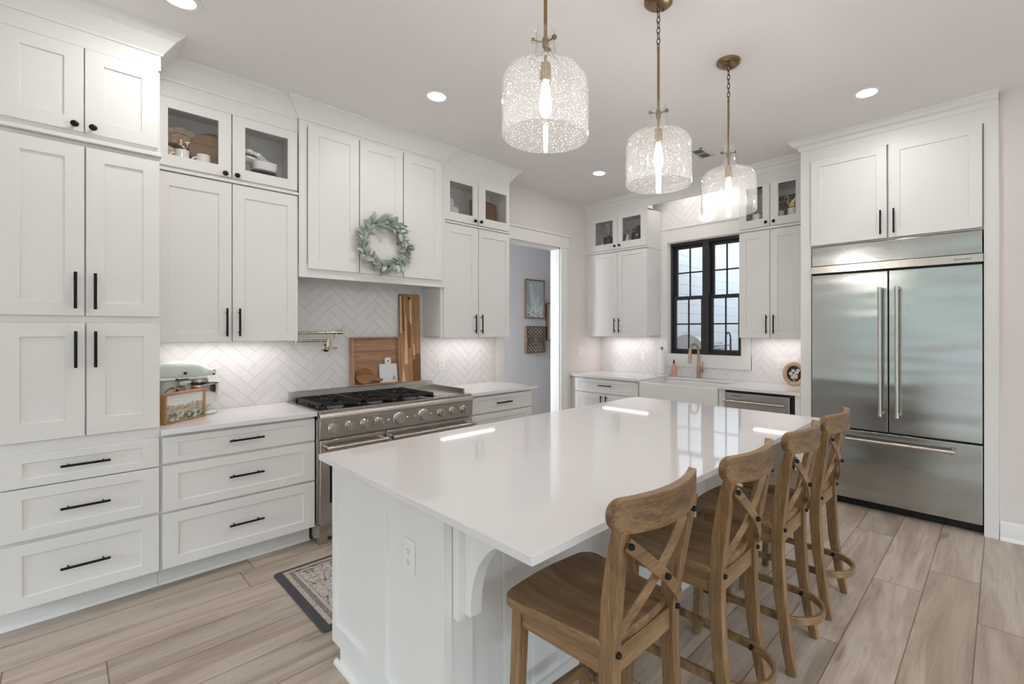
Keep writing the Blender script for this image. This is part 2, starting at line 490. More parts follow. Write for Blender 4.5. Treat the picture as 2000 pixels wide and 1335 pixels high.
def pull(mp, u, z, d, L=.18, vert=True, parent=None, r=.0062):
    m = MB(); so = .032
    if vert:
        m.cyl(mp(u, d+so, z-L/2), mp(u, d+so, z+L/2), r, 12)
        for q in (-1, 1): m.cyl(mp(u, d-.001, z+q*(L/2-.026)), mp(u, d+so, z+q*(L/2-.026)), .0045, 10)
    else:
        m.cyl(mp(u-L/2, d+so, z), mp(u+L/2, d+so, z), r, 12)
        for q in (-1, 1): m.cyl(mp(u+q*(L/2-.026), d-.001, z), mp(u+q*(L/2-.026), d+so, z), .0045, 10)
    return m.build('pull_handle', BLACK, parent)
def knob(mp, u, z, d, parent):
    m = MB(); rings = []
    for r, h in ((.007, -.001), (.006, .012), (.008, .015), (.0145, .019), (.016, .024), (.014, .029), (.008, .032), (.002, .033)):
        rings.append([mp(u+r*math.cos(2*PI*i/18), d+h, z+r*math.sin(2*PI*i/18)) for i in range(18)])
    m.loft(rings); return m.build('knob', BLACK, parent)
def mbox(m, mp, u0, u1, d0, d1, z0, z1): return m.box(u0, u1, d0, d1, z0, z1, mp)
def hollow(m, mp, u0, u1, d, z0, z1, t=.018, face=None):
    mbox(m, mp, u0, u0+t, 0, d, z0, z1); mbox(m, mp, u1-t, u1, 0, d, z0, z1)
    mbox(m, mp, u0+t, u1-t, 0, .01, z0, z1); mbox(m, mp, u0+t, u1-t, .01, d, z0, z0+t); mbox(m, mp, u0+t, u1-t, .01, d, z1-t, z1)
def cab(name, label, cat, mp, u0, u1, d=0):
    p = mp((u0+u1)/2, d/2, 0); return thing(name, label, cat, (p[0], p[1], 0))
def add_door(t, mp, u0, u1, z0, z1, d, hu=None, hz=None, kn=False, L=.18, name='door', **kw):
    o = shaker(mp, u0, u1, z0, z1, d, **kw).build(name, WHITE, t, smooth=0)
    if hu is not None:
        if kn: knob(mp, hu, hz, d, o)
        else: pull(mp, hu, hz, d, L, True, o)
    return o
def add_drawer(t, mp, u0, u1, z0, z1, d, hz, L=.175, fz=.045, fw=.068, hu=None):
    o = shaker(mp, u0, u1, z0, z1, d, fw, fz).build('drawer', WHITE, t, smooth=0)
    pull(mp, (u0+u1)/2 if hu is None else hu, hz, d, L, False, o); return o
def add_glass(t, mp, u0, u1, z0, z1, g, d, hu, hz):
    o = glassdoor(mp, u0, u1, z0, z1, g, d).build('glass_door', WHITE, t, smooth=0)
    m = MB(); mbox(m, mp, g[0]-.004, g[1]+.004, d-.014, d-.010, g[2]-.004, g[3]+.004)
    m.build('pane', GLASS, o, smooth=0); knob(mp, hu, hz, d, o); return o
def toe(m, mp, u0, u1, d, z1=.148):
    mbox(m, mp, u0, u1, .004, d, FZ, z1)
    m.prism([(0, FZ), (.018, FZ), (.015, FZ+.009), (.009, FZ+.015), (0, FZ+.018)], u0, u1, lambda a, b, c: mp(c, d+a, b))

# ---- pantry column, left
t = cab('pantry_top_cabinet', 'short white cabinet with two round knobs on top of the tall pantry at far left', 'cabinet', ms, -2.066, -1.497, .6)
m = MB(); mbox(m, ms, -2.066, -1.497, .004, .593, 2.40, 2.96); mbox(m, ms, -2.066, -1.494, .5, .607, 2.866, 2.96); m.build('body', WHITE, t, smooth=0)
m = MB(); mbox(m, ms, -2.068, -1.492, .55, .628, 2.394, 2.414); m.build('ledge', WHITE, t, bevel=.002, smooth=0)
add_door(t, ms, -2.062, -1.787, 2.443, 2.863, .613, -1.819, 2.469, True)
add_door(t, ms, -1.783, -1.506, 2.443, 2.863, .613, -1.755, 2.469, True)
t = cab('pantry_cabinet', 'tall white pantry cabinet at far left with four long bar-handled doors', 'cabinet', ms, -2.066, -1.497, .6)
m = MB(); mbox(m, ms, -2.066, -1.497, .004, .593, .885, 2.393); m.build('body', WHITE, t, smooth=0)
add_door(t, ms, -2.062, -1.785, 1.528, 2.372, .613, -1.816, 1.652)
add_door(t, ms, -1.779, -1.50, 1.528, 2.372, .613, -1.747, 1.650)
add_door(t, ms, -2.062, -1.783, .930, 1.491, .613, -1.815, 1.361, fb=.085)
add_door(t, ms, -1.777, -1.499, .930, 1.491, .613, -1.746, 1.360, fb=.085)
t = cab('drawer_base_cabinet', 'white three-drawer cabinet under the tall pantry at far left', 'cabinet', ms, -2.066, -1.497, .6)
m = MB(); mbox(m, ms, -2.066, -1.497, .004, .593, .148, .885); toe(m, ms, -2.066, -1.497, .50); m.build('body', WHITE, t, smooth=0)
for z0, z1, hz, fz in ((.717, .869, .798, .038), (.469, .711, .592, .05), (.150, .452, .302, .055)):
    add_drawer(t, ms, -2.056, -1.502, z0, z1, .613, hz, .174, fz)
# ---- base drawers left of the range
t = cab('drawer_base_cabinet', 'white three-drawer base cabinet under the mixer counter, left of the range', 'cabinet', ms, -1.496, -.712, .6)
m = MB(); mbox(m, ms, -1.496, -.712, .004, .593, .148, .884); toe(m, ms, -1.496, -.712, .50); m.build('body', WHITE, t, smooth=0)
for z0, z1, hz, fz in ((.725, .868, .803, .034), (.461, .711, .591, .05), (.149, .448, .303, .055)):
    add_drawer(t, ms, -1.488, -.715, z0, z1, .613, hz, .176, fz)
# ---- upper left pair
t = cab('glass_wall_cabinet', 'white glass-fronted cabinet above the left wall cabinet holding mugs, silver trays and a round board', 'cabinet', ms, -1.495, -.722, .3)
m = MB(); hollow(m, ms, -1.495, -.722, .298, 2.425, 2.87); mbox(m, ms, -1.477, -.740, .0101, .2965, 2.4431, 2.474); mbox(m, ms, -1.495, -.722, .2, .313, 2.853, 2.96); mbox(m, ms, -1.477, -1.45, .28, .298, 2.444, 2.851); m.build('body', WHITE, t, smooth=0)
m = MB(); mbox(m, ms, -1.495, -.722, .25, .328, 2.408, 2.426); m.build('ledge', WHITE, t, bevel=.002, smooth=0)
add_glass(t, ms, -1.490, -1.115, 2.440, 2.850, (-1.43, -1.183, 2.508, 2.787), .318, -1.151, 2.456)
add_glass(t, ms, -1.109, -.726, 2.440, 2.850, (-1.040, -.787, 2.508, 2.790), .318, -1.087, 2.457)
t = cab('wall_cabinet', 'white two-door wall cabinet over the mixer counter beside the tall pantry', 'cabinet', ms, -1.495, -.722, .3)
m = MB(); mbox(m, ms, -1.495, -.722, .004, .298, 1.395, 2.408); mbox(m, ms, -1.495, -.722, .27, .298, 1.380, 1.395); m.build('body', WHITE, t, smooth=0)
add_door(t, ms, -1.490, -1.114, 1.382, 2.402, .318, -1.143, 1.506, fz=.08, fb=.062)
add_door(t, ms, -1.108, -.725, 1.382, 2.402, .318, -1.075, 1.506, fz=.08, fb=.062)
# ---- hood cabinet
t = cab('range_hood_cabinet', 'large white three-panel hood cabinet above the range with a wreath on it', 'range hood', ms, -.77, .432, .34)
HL, HR, HF = -.7215, .432, .336
m = MB(); mbox(m, ms, HL, HR, .009, .318, 1.93, 2.965)
mbox(m, ms, HL, HL+.05, .009, HF, 1.834, 2.965); mbox(m, ms, HR-.02, HR, .009, .318, 1.834, 2.965); mbox(m, ms, HR-.03, .456, .3185, HF, 1.834, 2.965)
mbox(m, ms, HL+.05, HR-.03, .300, HF, 1.834, 1.905); mbox(m, ms, HL+.05, HR-.03, .300, HF, 2.90, 2.965); mbox(m, ms, HL+.05, HR-.03, .300, HF, 1.905, 1.93)
m.build('body', WHITE, t, smooth=0)
m = MB(); mbox(m, ms, -.60, .31, .03, .27, 1.905, 1.929); m.build('hood_liner', STEEL, t, bevel=.004)
for a_, b_ in ((-.668, -.310), (-.303, .049), (.057, .414)):
    add_door(t, ms, a_, b_, 1.894, 2.918, .356, fw=.067, fz=.066, name='panel_door')
# ---- upper right pair
t = cab('glass_wall_cabinet', 'white glass-fronted cabinet between hood and doorway holding a marble paddle and a wicker tray', 'cabinet', ms, .433, 1.219, .3)
m = MB(); hollow(m, ms, .433, 1.219, .298, 2.428, 2.87); mbox(m, ms, .460, 1.219, .2, .313, 2.858, 2.97); m.build('body', WHITE, t, smooth=0)
m = MB(); mbox(m, ms, .433, 1.222, .25, .328, 2.424, 2.440); m.build('ledge', WHITE, t, bevel=.002, smooth=0)
add_glass(t, ms, .460, .832, 2.450, 2.860, (.522, .776, 2.527, 2.806), .318, .788, 2.482)
add_glass(t, ms, .838, 1.216, 2.450, 2.860, (.919, 1.181, 2.527, 2.808), .318, .856, 2.483)
t = cab('wall_cabinet', 'white two-door wall cabinet between the range hood and the doorway', 'cabinet', ms, .433, 1.219, .3)
m = MB(); mbox(m, ms, .433, 1.219, .004, .298, 1.400, 2.424); mbox(m, ms, .433, 1.219, .27, .298, 1.385, 1.400); m.build('body', WHITE, t, smooth=0)
add_door(t, ms, .4585, .834, 1.387, 2.420, .318, .789, 1.513, fz=.075, fw=.07)
add_door(t, ms, .840, 1.217, 1.387, 2.420, .318, .863, 1.513, fz=.075, fw=.045)
# ---- base cabinet right of the range
t = cab('drawer_base_cabinet', 'white drawer base cabinet between the range and the doorway', 'cabinet', ms, .517, 1.257, .6)
m = MB(); mbox(m, ms, .522, 1.254, .004, .593, .148, .884); toe(m, ms, .522, 1.254, .50); m.build('body', WHITE, t, smooth=0)
for z0, z1, hz, fz in ((.722, .868, .800, .034), (.461, .711, .591, .05), (.149, .448, .303, .055)):
    add_drawer(t, ms, .528, 1.249, z0, z1, .613, hz, .178, fz)
# ---- counters on the stove wall
o = MB().box(-1.4965, -.710, -.646, -.004, .886, .914).build('countertop', QUARTZ, bevel=.002); tag(o, 'white quartz countertop with the stand mixer, left of the range', 'countertop')
o = MB().box(.521, 1.295, -.646, -.004, .886, .914).build('countertop', QUARTZ, bevel=.002); tag(o, 'white quartz countertop between the range and the doorway', 'countertop')

# ---- window wall uppers
t = cab('glass_wall_cabinet', 'white glass-fronted cabinet in the far corner holding a dark decanter and a potted plant', 'cabinet', mw, .002, .939, .3)
m = MB(); hollow(m, mw, .002, .939, .297, 2.440, 2.88); mbox(m, mw, .002, .939, .2, .312, 2.868, 3.0); mbox(m, mw, .02, .08, .28, .297, 2.459, 2.861); m.build('body', WHITE, t, smooth=0)
m = MB(); mbox(m, mw, .002, .945, .0, .327, 2.421, 2.440); m.build('ledge', WHITE, t, bevel=.002, smooth=0)
add_glass(t, mw, .085, .506, 2.452, 2.868, (.154, .436, 2.530, 2.815), .317, .478, 2.488)
add_glass(t, mw, .512, .930, 2.452, 2.868, (.580, .847, 2.534, 2.816), .317, .548, 2.490)
t = cab('wall_cabinet', 'white two-door wall cabinet in the far corner left of the window', 'cabinet', mw, .002, .939, .3)
m = MB(); mbox(m, mw, .002, .939, .004, .297, 1.390, 2.421); mbox(m, mw, .002, .939, .27, .297, 1.375, 1.390); m.build('body', WHITE, t, smooth=0)
add_door(t, mw, .085, .506, 1.377, 2.412, .317, .478, 1.511, fz=.05, fb=.045)
add_door(t, mw, .512, .932, 1.377, 2.412, .317, .548, 1.511, fz=.05, fb=.045)
t = cab('glass_wall_cabinet', 'white glass-fronted cabinet beside the refrigerator holding a gold swan and jars', 'cabinet', mw, 2.025, 2.69, .3)
m = MB(); hollow(m, mw, 2.025, 2.692, .297, 2.455, 2.89); mbox(m, mw, 2.025, 2.692, .2, .312, 2.872, 3.0); m.build('body', WHITE, t, smooth=0)
m = MB(); mbox(m, mw, 2.019, 2.692, .0, .327, 2.430, 2.452); m.build('ledge', WHITE, t, bevel=.002, smooth=0)
add_glass(t, mw, 2.029, 2.327, 2.460, 2.875, (2.098, 2.259, 2.538, 2.855), .317, 2.297, 2.496)
add_glass(t, mw, 2.333, 2.640, 2.460, 2.875, (2.407, 2.563, 2.537, 2.851), .317, 2.370, 2.495)
t = cab('wall_cabinet', 'white two-door wall cabinet between the window and the refrigerator', 'cabinet', mw, 2.025, 2.69, .3)
m = MB(); mbox(m, mw, 2.025, 2.692, .004, .297, 1.393, 2.430); mbox(m, mw, 2.025, 2.692, .27, .297, 1.378, 1.393); m.build('body', WHITE, t, smooth=0)
add_door(t, mw, 2.029, 2.327, 1.380, 2.422, .317, 2.303, 1.511, fz=.07, fb=.062)
add_door(t, mw, 2.333, 2.640, 1.380, 2.422, .317, 2.370, 1.511, fz=.07, fb=.062)
# valance between the two uppers, above the window
m = MB(); mbox(m, mw, .9395, 2.0245, .290, .312, 2.905, 3.068); tag(m.build('valance', WHITE, smooth=0), 'white valance board bridging the cabinets above the kitchen window', 'valance')
# ---- window wall base units
t = cab('sink_side_cabinet', 'white base cabinet with one drawer and two doors left of the farmhouse sink', 'cabinet', mw, .03, 1.05, .6)
m = MB(); mbox(m, mw, .006, 1.045, .004, .594, .148, .884); toe(m, mw, .006, 1.045, .5); m.build('body', WHITE, t, smooth=0)
add_drawer(t, mw, .075, 1.015, .709, .868, .614, .803, .19, .036, hu=.562)
add_door(t, mw, .075, .541, .150, .703, .614, .505, .600, L=.17)
add_door(t, mw, .547, 1.015, .150, .703, .614, .582, .600, L=.17)
t = cab('sink_base_cabinet', 'white sink base cabinet under the farmhouse sink', 'cabinet', mw, 1.05, 1.95, .6)
m = MB(); mbox(m, mw, 1.047, 1.950, .004, .594, .148, .64); toe(m, mw, 1.047, 1.950, .5); mbox(m, mw, 1.952, 2.010, .004, .612, .148, .884); m.build('body', WHITE, t, smooth=0)
add_door(t, mw, 1.052, 1.496, .150, .63, .614, 1.46, .52)
add_door(t, mw, 1.502, 1.946, .150, .63, .614, 1.54, .52)
t = cab('filler_panel', 'narrow white filler panel between the dishwasher and the refrigerator surround', 'panel', mw, 2.62, 2.69, .6)
m = MB(); mbox(m, mw, 2.646, 2.693, .004, .612, FZ, .884); m.build('panel', WHITE, t, smooth=0)
# ---- counter with sink cut-out (one continuous U-shaped slab)
m = MB(); Z0, Z1 = .886, .914
for u0, u1, d0, d1 in ((.004, 1.050, .006, .634), (1.050, 1.949, .006, .130), (1.949, 2.694, .006, .634)):
    mbox(m, mw, u0, u1, d0, d1, Z0, Z1)
tag(m.build('countertop', QUARTZ, bevel=.0015), 'white quartz countertop around the farmhouse sink under the window', 'countertop')
# ---- refrigerator surround
t = cab('refrigerator_surround', 'tall white surround with two large doors above the refrigerator', 'cabinet', mw, 2.695, 3.953, .6)
m = MB(); mbox(m, mw, 2.695, 2.778, .004, .617, FZ, 3.02); mbox(m, mw, 3.876, 3.953, .004, .617, FZ, 3.02)
mbox(m, mw, 2.778, 3.876, .004, .600, 2.155, 3.02); mbox(m, mw, 2.778, 3.876, .5, .617, 2.884, 3.02); m.build('body', WHITE, t, smooth=0)
add_door(t, mw, 2.781, 3.317, 2.165, 2.882, .637, 3.280, 2.285, fw=.068, fz=.062, fb=.056, L=.185)
add_door(t, mw, 3.330, 3.868, 2.165, 2.882, .637, 3.365, 2.285, fw=.070, fz=.062, fb=.060, L=.185)

# ---------------------------------------------------------------- herringbone backsplashes
def clip(poly, x0, x1, y0, y1):
    for ax, lim, sg in ((0, x0, 1), (0, x1, -1), (1, y0, 1), (1, y1, -1)):
        out = []
        for i, p in enumerate(poly):
            q = poly[i-1]
            a = (q[ax]-lim)*sg; b = (p[ax]-lim)*sg
            if (a >= 0) != (b >= 0):
                t = a/(a-b); out.append((q[0]+(p[0]-q[0])*t, q[1]+(p[1]-q[1])*t))
            if b >= 0: out.append(p)
        poly = out
        if len(poly) < 3: return []
    return poly
def herring(name, label, mp, rects, u0, z0, parent=None):
    L, W, g = .262, .0655, .0016
    rnd = random.Random(3)
    mb = MB(); c = math.sqrt(.5)
    ux0, ux1 = min(r[0] for r in rects), max(r[1] for r in rects); uz0, uz1 = min(r[2] for r in rects), max(r[3] for r in rects)
    for i in range(-60, 61):
        for j in range(-20, 21):
            for kind in (0, 1):
                ox = i*W+j*L; oy = i*W-j*L
                if kind == 0: q = (ox, oy, L, W)
                else: q = (ox, oy+W, W, L)
                a0, a1, b0, b1 = q[0]+g, q[0]+q[2]-g, q[1]+g, q[1]+q[3]-g
                poly = [(u0+(a-b)*c, z0+(a+b)*c) for a, b in ((a0, b0), (a1, b0), (a1, b1), (a0, b1))]
                if max(p[0] for p in poly) < ux0 or min(p[0] for p in poly) > ux1 or max(p[1] for p in poly) < uz0 or min(p[1] for p in poly) > uz1: continue
                tx, tz = rnd.gauss(0, .004), rnd.gauss(0, .004)
                cx = sum(p[0] for p in poly)/4; cz = sum(p[1] for p in poly)/4
                for r in rects:
                    pl = clip(poly, *r)
                    if not pl: continue
                    A = [mb.v(mp(a, .001, b)) for a, b in pl]
                    B = [mb.v(mp(a, .0065+(a-cx)*tx+(b-cz)*tz, b)) for a, b in pl]
                    mb.mi = 0; mb.f(B); n = len(pl)
                    for k in range(n): mb.f([A[k], A[(k+1) % n], B[(k+1) % n], B[k]])
    mb.mi = 1
    for r in rects: mbox(mb, mp, r[0], r[1], .0005, .0045, r[2], r[3])
    o = mb.build(name, [TILE, GROUT], smooth=0)
    return tag(o, label, 'backsplash')
herring('tile_backsplash', 'white herringbone tile backsplash behind the range', ms, [(-1.4965, -.72, .915, 1.378), (-.72, .432, .915, 1.90), (.432, 1.229, .915, 1.383)], -.17, .93)
herring('tile_backsplash', 'white herringbone tile backsplash around and below the kitchen window', mw, [(.002, .92, .915, 1.373), (.92, 2.032, .915, 1.032), (2.032, 2.693, .915, 1.376)], .5, .93)
herring('tile_backsplash', 'strip of white herringbone tile above the kitchen window', mw, [(.941, 2.023, 2.666, 3.068)], .5, .93)

# ---------------------------------------------------------------- window 1
wroot = bpy.data.objects.new('window_1', None); COL.objects.link(wroot); wroot.location = (XR, -1.48, 1.16); wroot['kind'] = 'structure'; WLOC[wroot.name_full] = Vector(wroot.location)
m = MB()   # white casing on the wall + jamb liner
mbox(m, mw, .925, 1.030, .0, .018, 1.032, 2.50); mbox(m, mw, 1.925, 2.030, .0, .018, 1.032, 2.50)
mbox(m, mw, .925, 2.030, .0, .019, 2.498, 2.652); mbox(m, mw, .915, 2.024, .0, .030, 2.652, 2.666)
mbox(m, mw, .925, 2.030, .0, .0185, 1.032, 1.165)
for a in ((1.0301, 1.040, -.08, .0, 1.175, 2.488), (1.915, 1.9249, -.08, .0, 1.175, 2.488), (1.0301, 1.9249, -.08, .0, 2.488, 2.4979), (1.0301, 1.9249, -.08, .012, 1.1651, 1.175)): mbox(m, mw, *a)
m.build('window_casing', TRIM, wroot, smooth=0)
UW = ((1.040, 1.455), (1.530, 1.915)); d0 = -.045
m = MB()
ZB, ZT = 1.175, 2.488
mbox(m, mw, 1.040, 1.062, -.12, d0, ZB, ZT); mbox(m, mw, 1.893, 1.915, -.12, d0, ZB, ZT); mbox(m, mw, 1.455, 1.530, -.12, d0+.012, ZB, ZT)
mbox(m, mw, 1.040, 1.915, -.12, d0, ZT-.03, ZT); mbox(m, mw, 1.040, 1.915, -.12, d0, ZB, ZB+.022)
m.build('window_frame', WINBLK, wroot, smooth=0)
for a, b in ((1.062, 1.455), (1.530, 1.893)):
    zm = 1.835; mid = (a+b)/2
    for lo, hi, dd, nm in ((ZB+.022, zm+.02, d0-.022, 'lower'), (zm-.02, ZT-.03, d0-.055, 'upper')):
        m = MB(); s = .036
        mbox(m, mw, a, a+s, dd-.028, dd, lo, hi); mbox(m, mw, b-s, b, dd-.028, dd, lo, hi)
        mbox(m, mw, a+s, b-s, dd-.028, dd, lo, lo+s); mbox(m, mw, a+s, b-s, dd-.028, dd, hi-s, hi)
        mbox(m, mw, mid-.008, mid+.008, dd-.022, dd-.006, lo+s, hi-s); zc = (lo+hi)/2
        mbox(m, mw, a+s, b-s, dd-.022, dd-.006, zc-.008, zc+.008)
        o = m.build('sash', WINBLK, wroot, bevel=.0015, smooth=0)
        m = MB(); mbox(m, mw, a+s, b-s, dd-.016, dd-.013, lo+s, hi-s); m.build('pane', GLASS, o, smooth=0)

# ---------------------------------------------------------------- porch outside the window
SIDING = painted('white_siding_paint', C(226, 228, 230), .6, .015, 2)
m = MB(); z = FZ-.02
while z < 3.4:
    m.prism([(0, z), (.014, z), (.014, z+.165), (.004, z+.168), (.004, z+.176), (0, z+.176)], 3.35, 12, lambda a, b, d: (d, .35-a, b)); z += .176
m.box(3.35, 12, .35, .45, FZ-.02, 3.4)
o = m.build('wall_porch', SIDING, smooth=0); struct(o)
m = MB(); z = FZ-.02
while z < 3.4:
    m.prism([(0, z), (.014, z), (.014, z+.165), (.004, z+.168), (.004, z+.176), (0, z+.176)], -6, .35, lambda a, b, d: (8.8-a, d, b)); z += .176
m.box(8.8, 8.9, -6, .35, FZ-.02, 3.4)
o = m.build('wall_porch_end', SIDING, smooth=0); struct(o)
m = MB().box(3.30, 12, -8, .45, -.12, -.04); o = m.build('floor_porch', painted('porch_concrete', C(176, 174, 170), .8, .05, 4), smooth=0); struct(o)
GS = M_('porch_counter_stone', C(150, 150, 152), .4)
o = MB().box(4.9, 8.6, -.42, .33, -.04, .92).build('outdoor_counter', GS, bevel=.01); tag(o, 'grey outdoor counter on the porch outside the window', 'counter')
t = thing('gas_grill', 'stainless grill with domed lid outside the left window pane', 'grill', (5.75, -.05, .92))
m = MB(); m.prism([(-.30, .92), (.30, .92), (.30, 1.12), (-.30, 1.12)], 5.33, 6.15, lambda a, b, d: (d, a-.05, b)); m.build('firebox', STEEL, t, bevel=.01)
m = MB(); m.prism([(.30*math.cos(a), 1.125+.26*math.sin(a)) for a in [i*PI/12 for i in range(13)]], 5.34, 6.14, lambda a, b, d: (d, a-.05, b)); lid = m.build('lid', STEEL, t, bevel=.008)
m = MB(); m.cyl((5.45, -.40, 1.2), (6.03, -.40, 1.2), .014); 
for x in (5.47, 6.01): m.cyl((x, -.40, 1.2), (x, -.32, 1.2), .01)
m.build('lid_handle', CHROME, lid)
def spring_faucet(x, y, h, label):
    t = thing('outdoor_faucet', label, 'faucet', (x, y, .92))
    m = MB(); m.cyl((x, y, .92), (x, y, .92+h*.72), .016); m.lathe([(.035, .92), (.035, .94), (.02, .95)], (x, y, 0)); m.build('riser', BLACK, t)
    pts = [(x-.11+.11*math.cos(a), y, .92+h*.72+.13*math.sin(a)) for a in [i*PI/14 for i in range(15)]]+[(x-.22, y, .92+h*.45)]
    m = MB(); m.tube(pts, .014); m.cyl((x-.22, y, .92+h*.50), (x-.22, y, .92+h*.32), .02); m.build('spout', BLACK, t)
    m = MB(); m.cyl((x, y, .92+h*.5), (x-.22, y, .92+h*.5), .008); m.build('holder_arm', BLACK, t)
spring_faucet(6.75, -.2, .50, 'black arched spring faucet outside the right window pane')
t = thing('drink_tap_tower', 'dark tap tower on a post outside the right window pane, beside the cabinet', 'tap', (6.9, -.55, .92))
m = MB(); m.cyl((6.9, -.55, .92), (6.9, -.55, 1.50), .03); m.lathe([(.10, .92), (.10, .97), (.04, .99)], (6.9, -.55, 0)); m.build('post', STEEL, t)
m = MB(); m.tube([(6.9, -.55, 1.46), (6.84, -.55, 1.5), (6.76, -.55, 1.46), (6.70, -.55, 1.25)], [.03, .03, .025, .02]); m.box(6.85, 6.97, -.58, -.52, 1.44, 1.50); m.build('spout', BLACK, t)

# greenery and unseen grey ground outside the living-room windows
LEAFG = painted('hedge_green', C(150, 188, 140), .8, .35, 3)
m = MB(); rnd = random.Random(5)
def hedge_ring(cx, cy, r, h, mm):
    mm.sphere((cx, cy, h*.5), 1, 10, r, r, h*.55)
def tree(x, y, h, r, label):
    t = thing('garden_tree', label, 'tree', (x, y, -.05), 0, 'trees beyond the living room windows')
    m = MB(); m.tube([(x, y, -.05), (x+.05, y, h*.6)], [.14, .09]); m.build('trunk', M_('bark', C(84, 68, 54), .9), t)
    m = MB(); rr = random.Random(int(x*10+y*7))
    for i in range(16):
        m.sphere((x+rr.uniform(-r, r)*.7, y+rr.uniform(-r, r)*.7, h*.55+rr.uniform(-.3, .45)*h), r*rr.uniform(.35, .6), 10)
    m.build('crown', LEAFG, t)
for i, (x, y) in enumerate([(-14, -9.5), (-14.5, -6.5), (-14, -3.8), (-14.6, -.8), (-13.6, 2), (-9, -17), (-5.5, -16.5), (-2, -17), (1.5, -16.6)]):
    tree(x, y, 4.6+(i % 3)*.7, 1.1, 'round green tree outside the living room windows behind the viewer')
o = MB().box(-30, XW-.2, -30, 6, -.12, -.05).box(XW-.2, 8, -30, YS-.2, -.12, -.05).build('floor_neutral_ground', painted('neutral_ground_grey', C(190, 188, 186), .9, .06, 2), smooth=0); struct(o)  # unseen ground, made grey to keep green bounce off the ceiling

# ---------------------------------------------------------------- ceiling fittings
def can(x, y, label, power=9):
    t = thing('recessed_light', label, 'ceiling light', (x, y, CEIL), 0, 'recessed ceiling lights')
    m = MB(); m.lathe([(.060, CEIL-.001), (.085, CEIL-.001), (.083, CEIL-.006), (.066, CEIL-.005), (.058, CEIL-.001)], (x, y, 0), 32, cap=False); m.build('trim_ring', PLATE, t)
    m = MB(); m.lathe([(.064, CEIL-.0005), (.062, CEIL-.004)], (x, y, 0), 32); m.build('lens', LENS, t)
    a = area('can_lamp', (x, y, CEIL-.012), (0, 0, 0), .11, .11, power, (1, .98, .96), 'DISK')
CANS = [(-.099, -1.106, 'round recessed ceiling light left of the nearest pendant, above the range'), (1.902, -.927, 'small round recessed ceiling light between the first two pendants, near the doorway'),
        (1.868, -3.294, 'round recessed ceiling light above the refrigerator side'), (-1.468, -1.023, 'round recessed ceiling light cut by the top edge above the tall pantry')]
for x, y, l in CANS: can(x, y, l)
for x, y in ((-1.5, -4.9), (.6, -4.9), (-4.2, -1.1), (-4.2, -4.9), (-1.5, -7.4), (.6, -7.4)):
    can(x, y, 'round recessed ceiling light behind the viewer')
t = thing('ceiling_vent', 'white rectangular ceiling vent between the second and third pendants', 'vent', (2.113, -1.957, CEIL))
m = MB(); X0, X1, Y0, Y1 = 1.985, 2.240, -2.020, -1.893; z0, z1 = CEIL-.008, CEIL-.0005
for q in ((X0, X1, Y0, Y0+.018), (X0, X1, Y1-.018, Y1), (X0, X0+.018, Y0, Y1), (X1-.018, X1, Y0, Y1)): m.box(q[0], q[1], q[2], q[3], z0, z1)
m.box((X0+X1)/2-.004, (X0+X1)/2+.004, Y0, Y1, z0, z1)
m.build('frame', TRIM, t, bevel=.001)
m = MB(); m.box(X0+.01, X1-.01, Y0+.01, Y1-.01, CEIL-.002, CEIL-.0005); m.build('duct_backing', M_('vent_dark', C(120, 118, 118), .8), t, smooth=0)
for i in range(9):
    y = Y0+.024+i*.0105; m = MB()
    m.prism([(y, CEIL-.0075), (y+.006, CEIL-.003), (y+.0068, CEIL-.0036), (y+.0008, CEIL-.0081)], X0+.018, X1-.018, lambda a, b, d: (d, a, b)); m.build('louver', M_('vent_louver', C(206, 204, 202), .5) if i == 0 else bpy.data.materials['vent_louver'], t, smooth=0)

# ---------------------------------------------------------------- under-cabinet light bars
def led(mp, u0, u1, d, z, label, power):
    m = MB(); mbox(m, mp, u0, u1, d-.012, d+.012, z-.009, z-.001)
    t = thing('under_cabinet_light', label, 'light', mp((u0+u1)/2, d, z), 0, 'under-cabinet light bars')
    m.build('housing', PLATE, t, smooth=0)
    m = MB(); mbox(m, mp, u0+.01, u1-.01, d-.008, d+.008, z-.0105, z-.009); m.build('diffuser', LED, t, smooth=0)
    p = mp((u0+u1)/2, d, z-.016)
    rot = (0, 0, 0) if mp is ms else (0, 0, PI/2)
    area('bar_lamp', p, rot, u1-u0-.03, .05, power, (1, .94, .92))
led(ms, -1.42, -.78, .16, 1.396, 'slim light bar under the wall cabinet above the mixer', 2.3)
led(ms, .52, 1.16, .16, 1.401, 'slim light bar under the wall cabinet right of the hood', 1.9)
led(mw, .15, .86, .16, 1.391, 'slim light bar under the far corner wall cabinet', 2.2)
led(mw, 2.10, 2.62, .16, 1.394, 'slim light bar under the wall cabinet beside the refrigerator', 1.8)
# strip behind the valance over the window
m = MB(); mbox(m, mw, 1.05, 1.92, .262, .286, 3.056, 3.068)
t = thing('valance_light', 'light bar hidden behind the valance above the window', 'light', mw(1.48, .27, 3.06)); m.build('housing', PLATE, t, smooth=0)
m = MB(); mbox(m, mw, 1.06, 1.91, .264, .284, 3.054, 3.056); m.build('diffuser', LED, t, smooth=0)
area('valance_lamp', mw(1.48, .26, 3.045), (0, 0, PI/2), .85, .03, 2.6, (1, .96, .93))

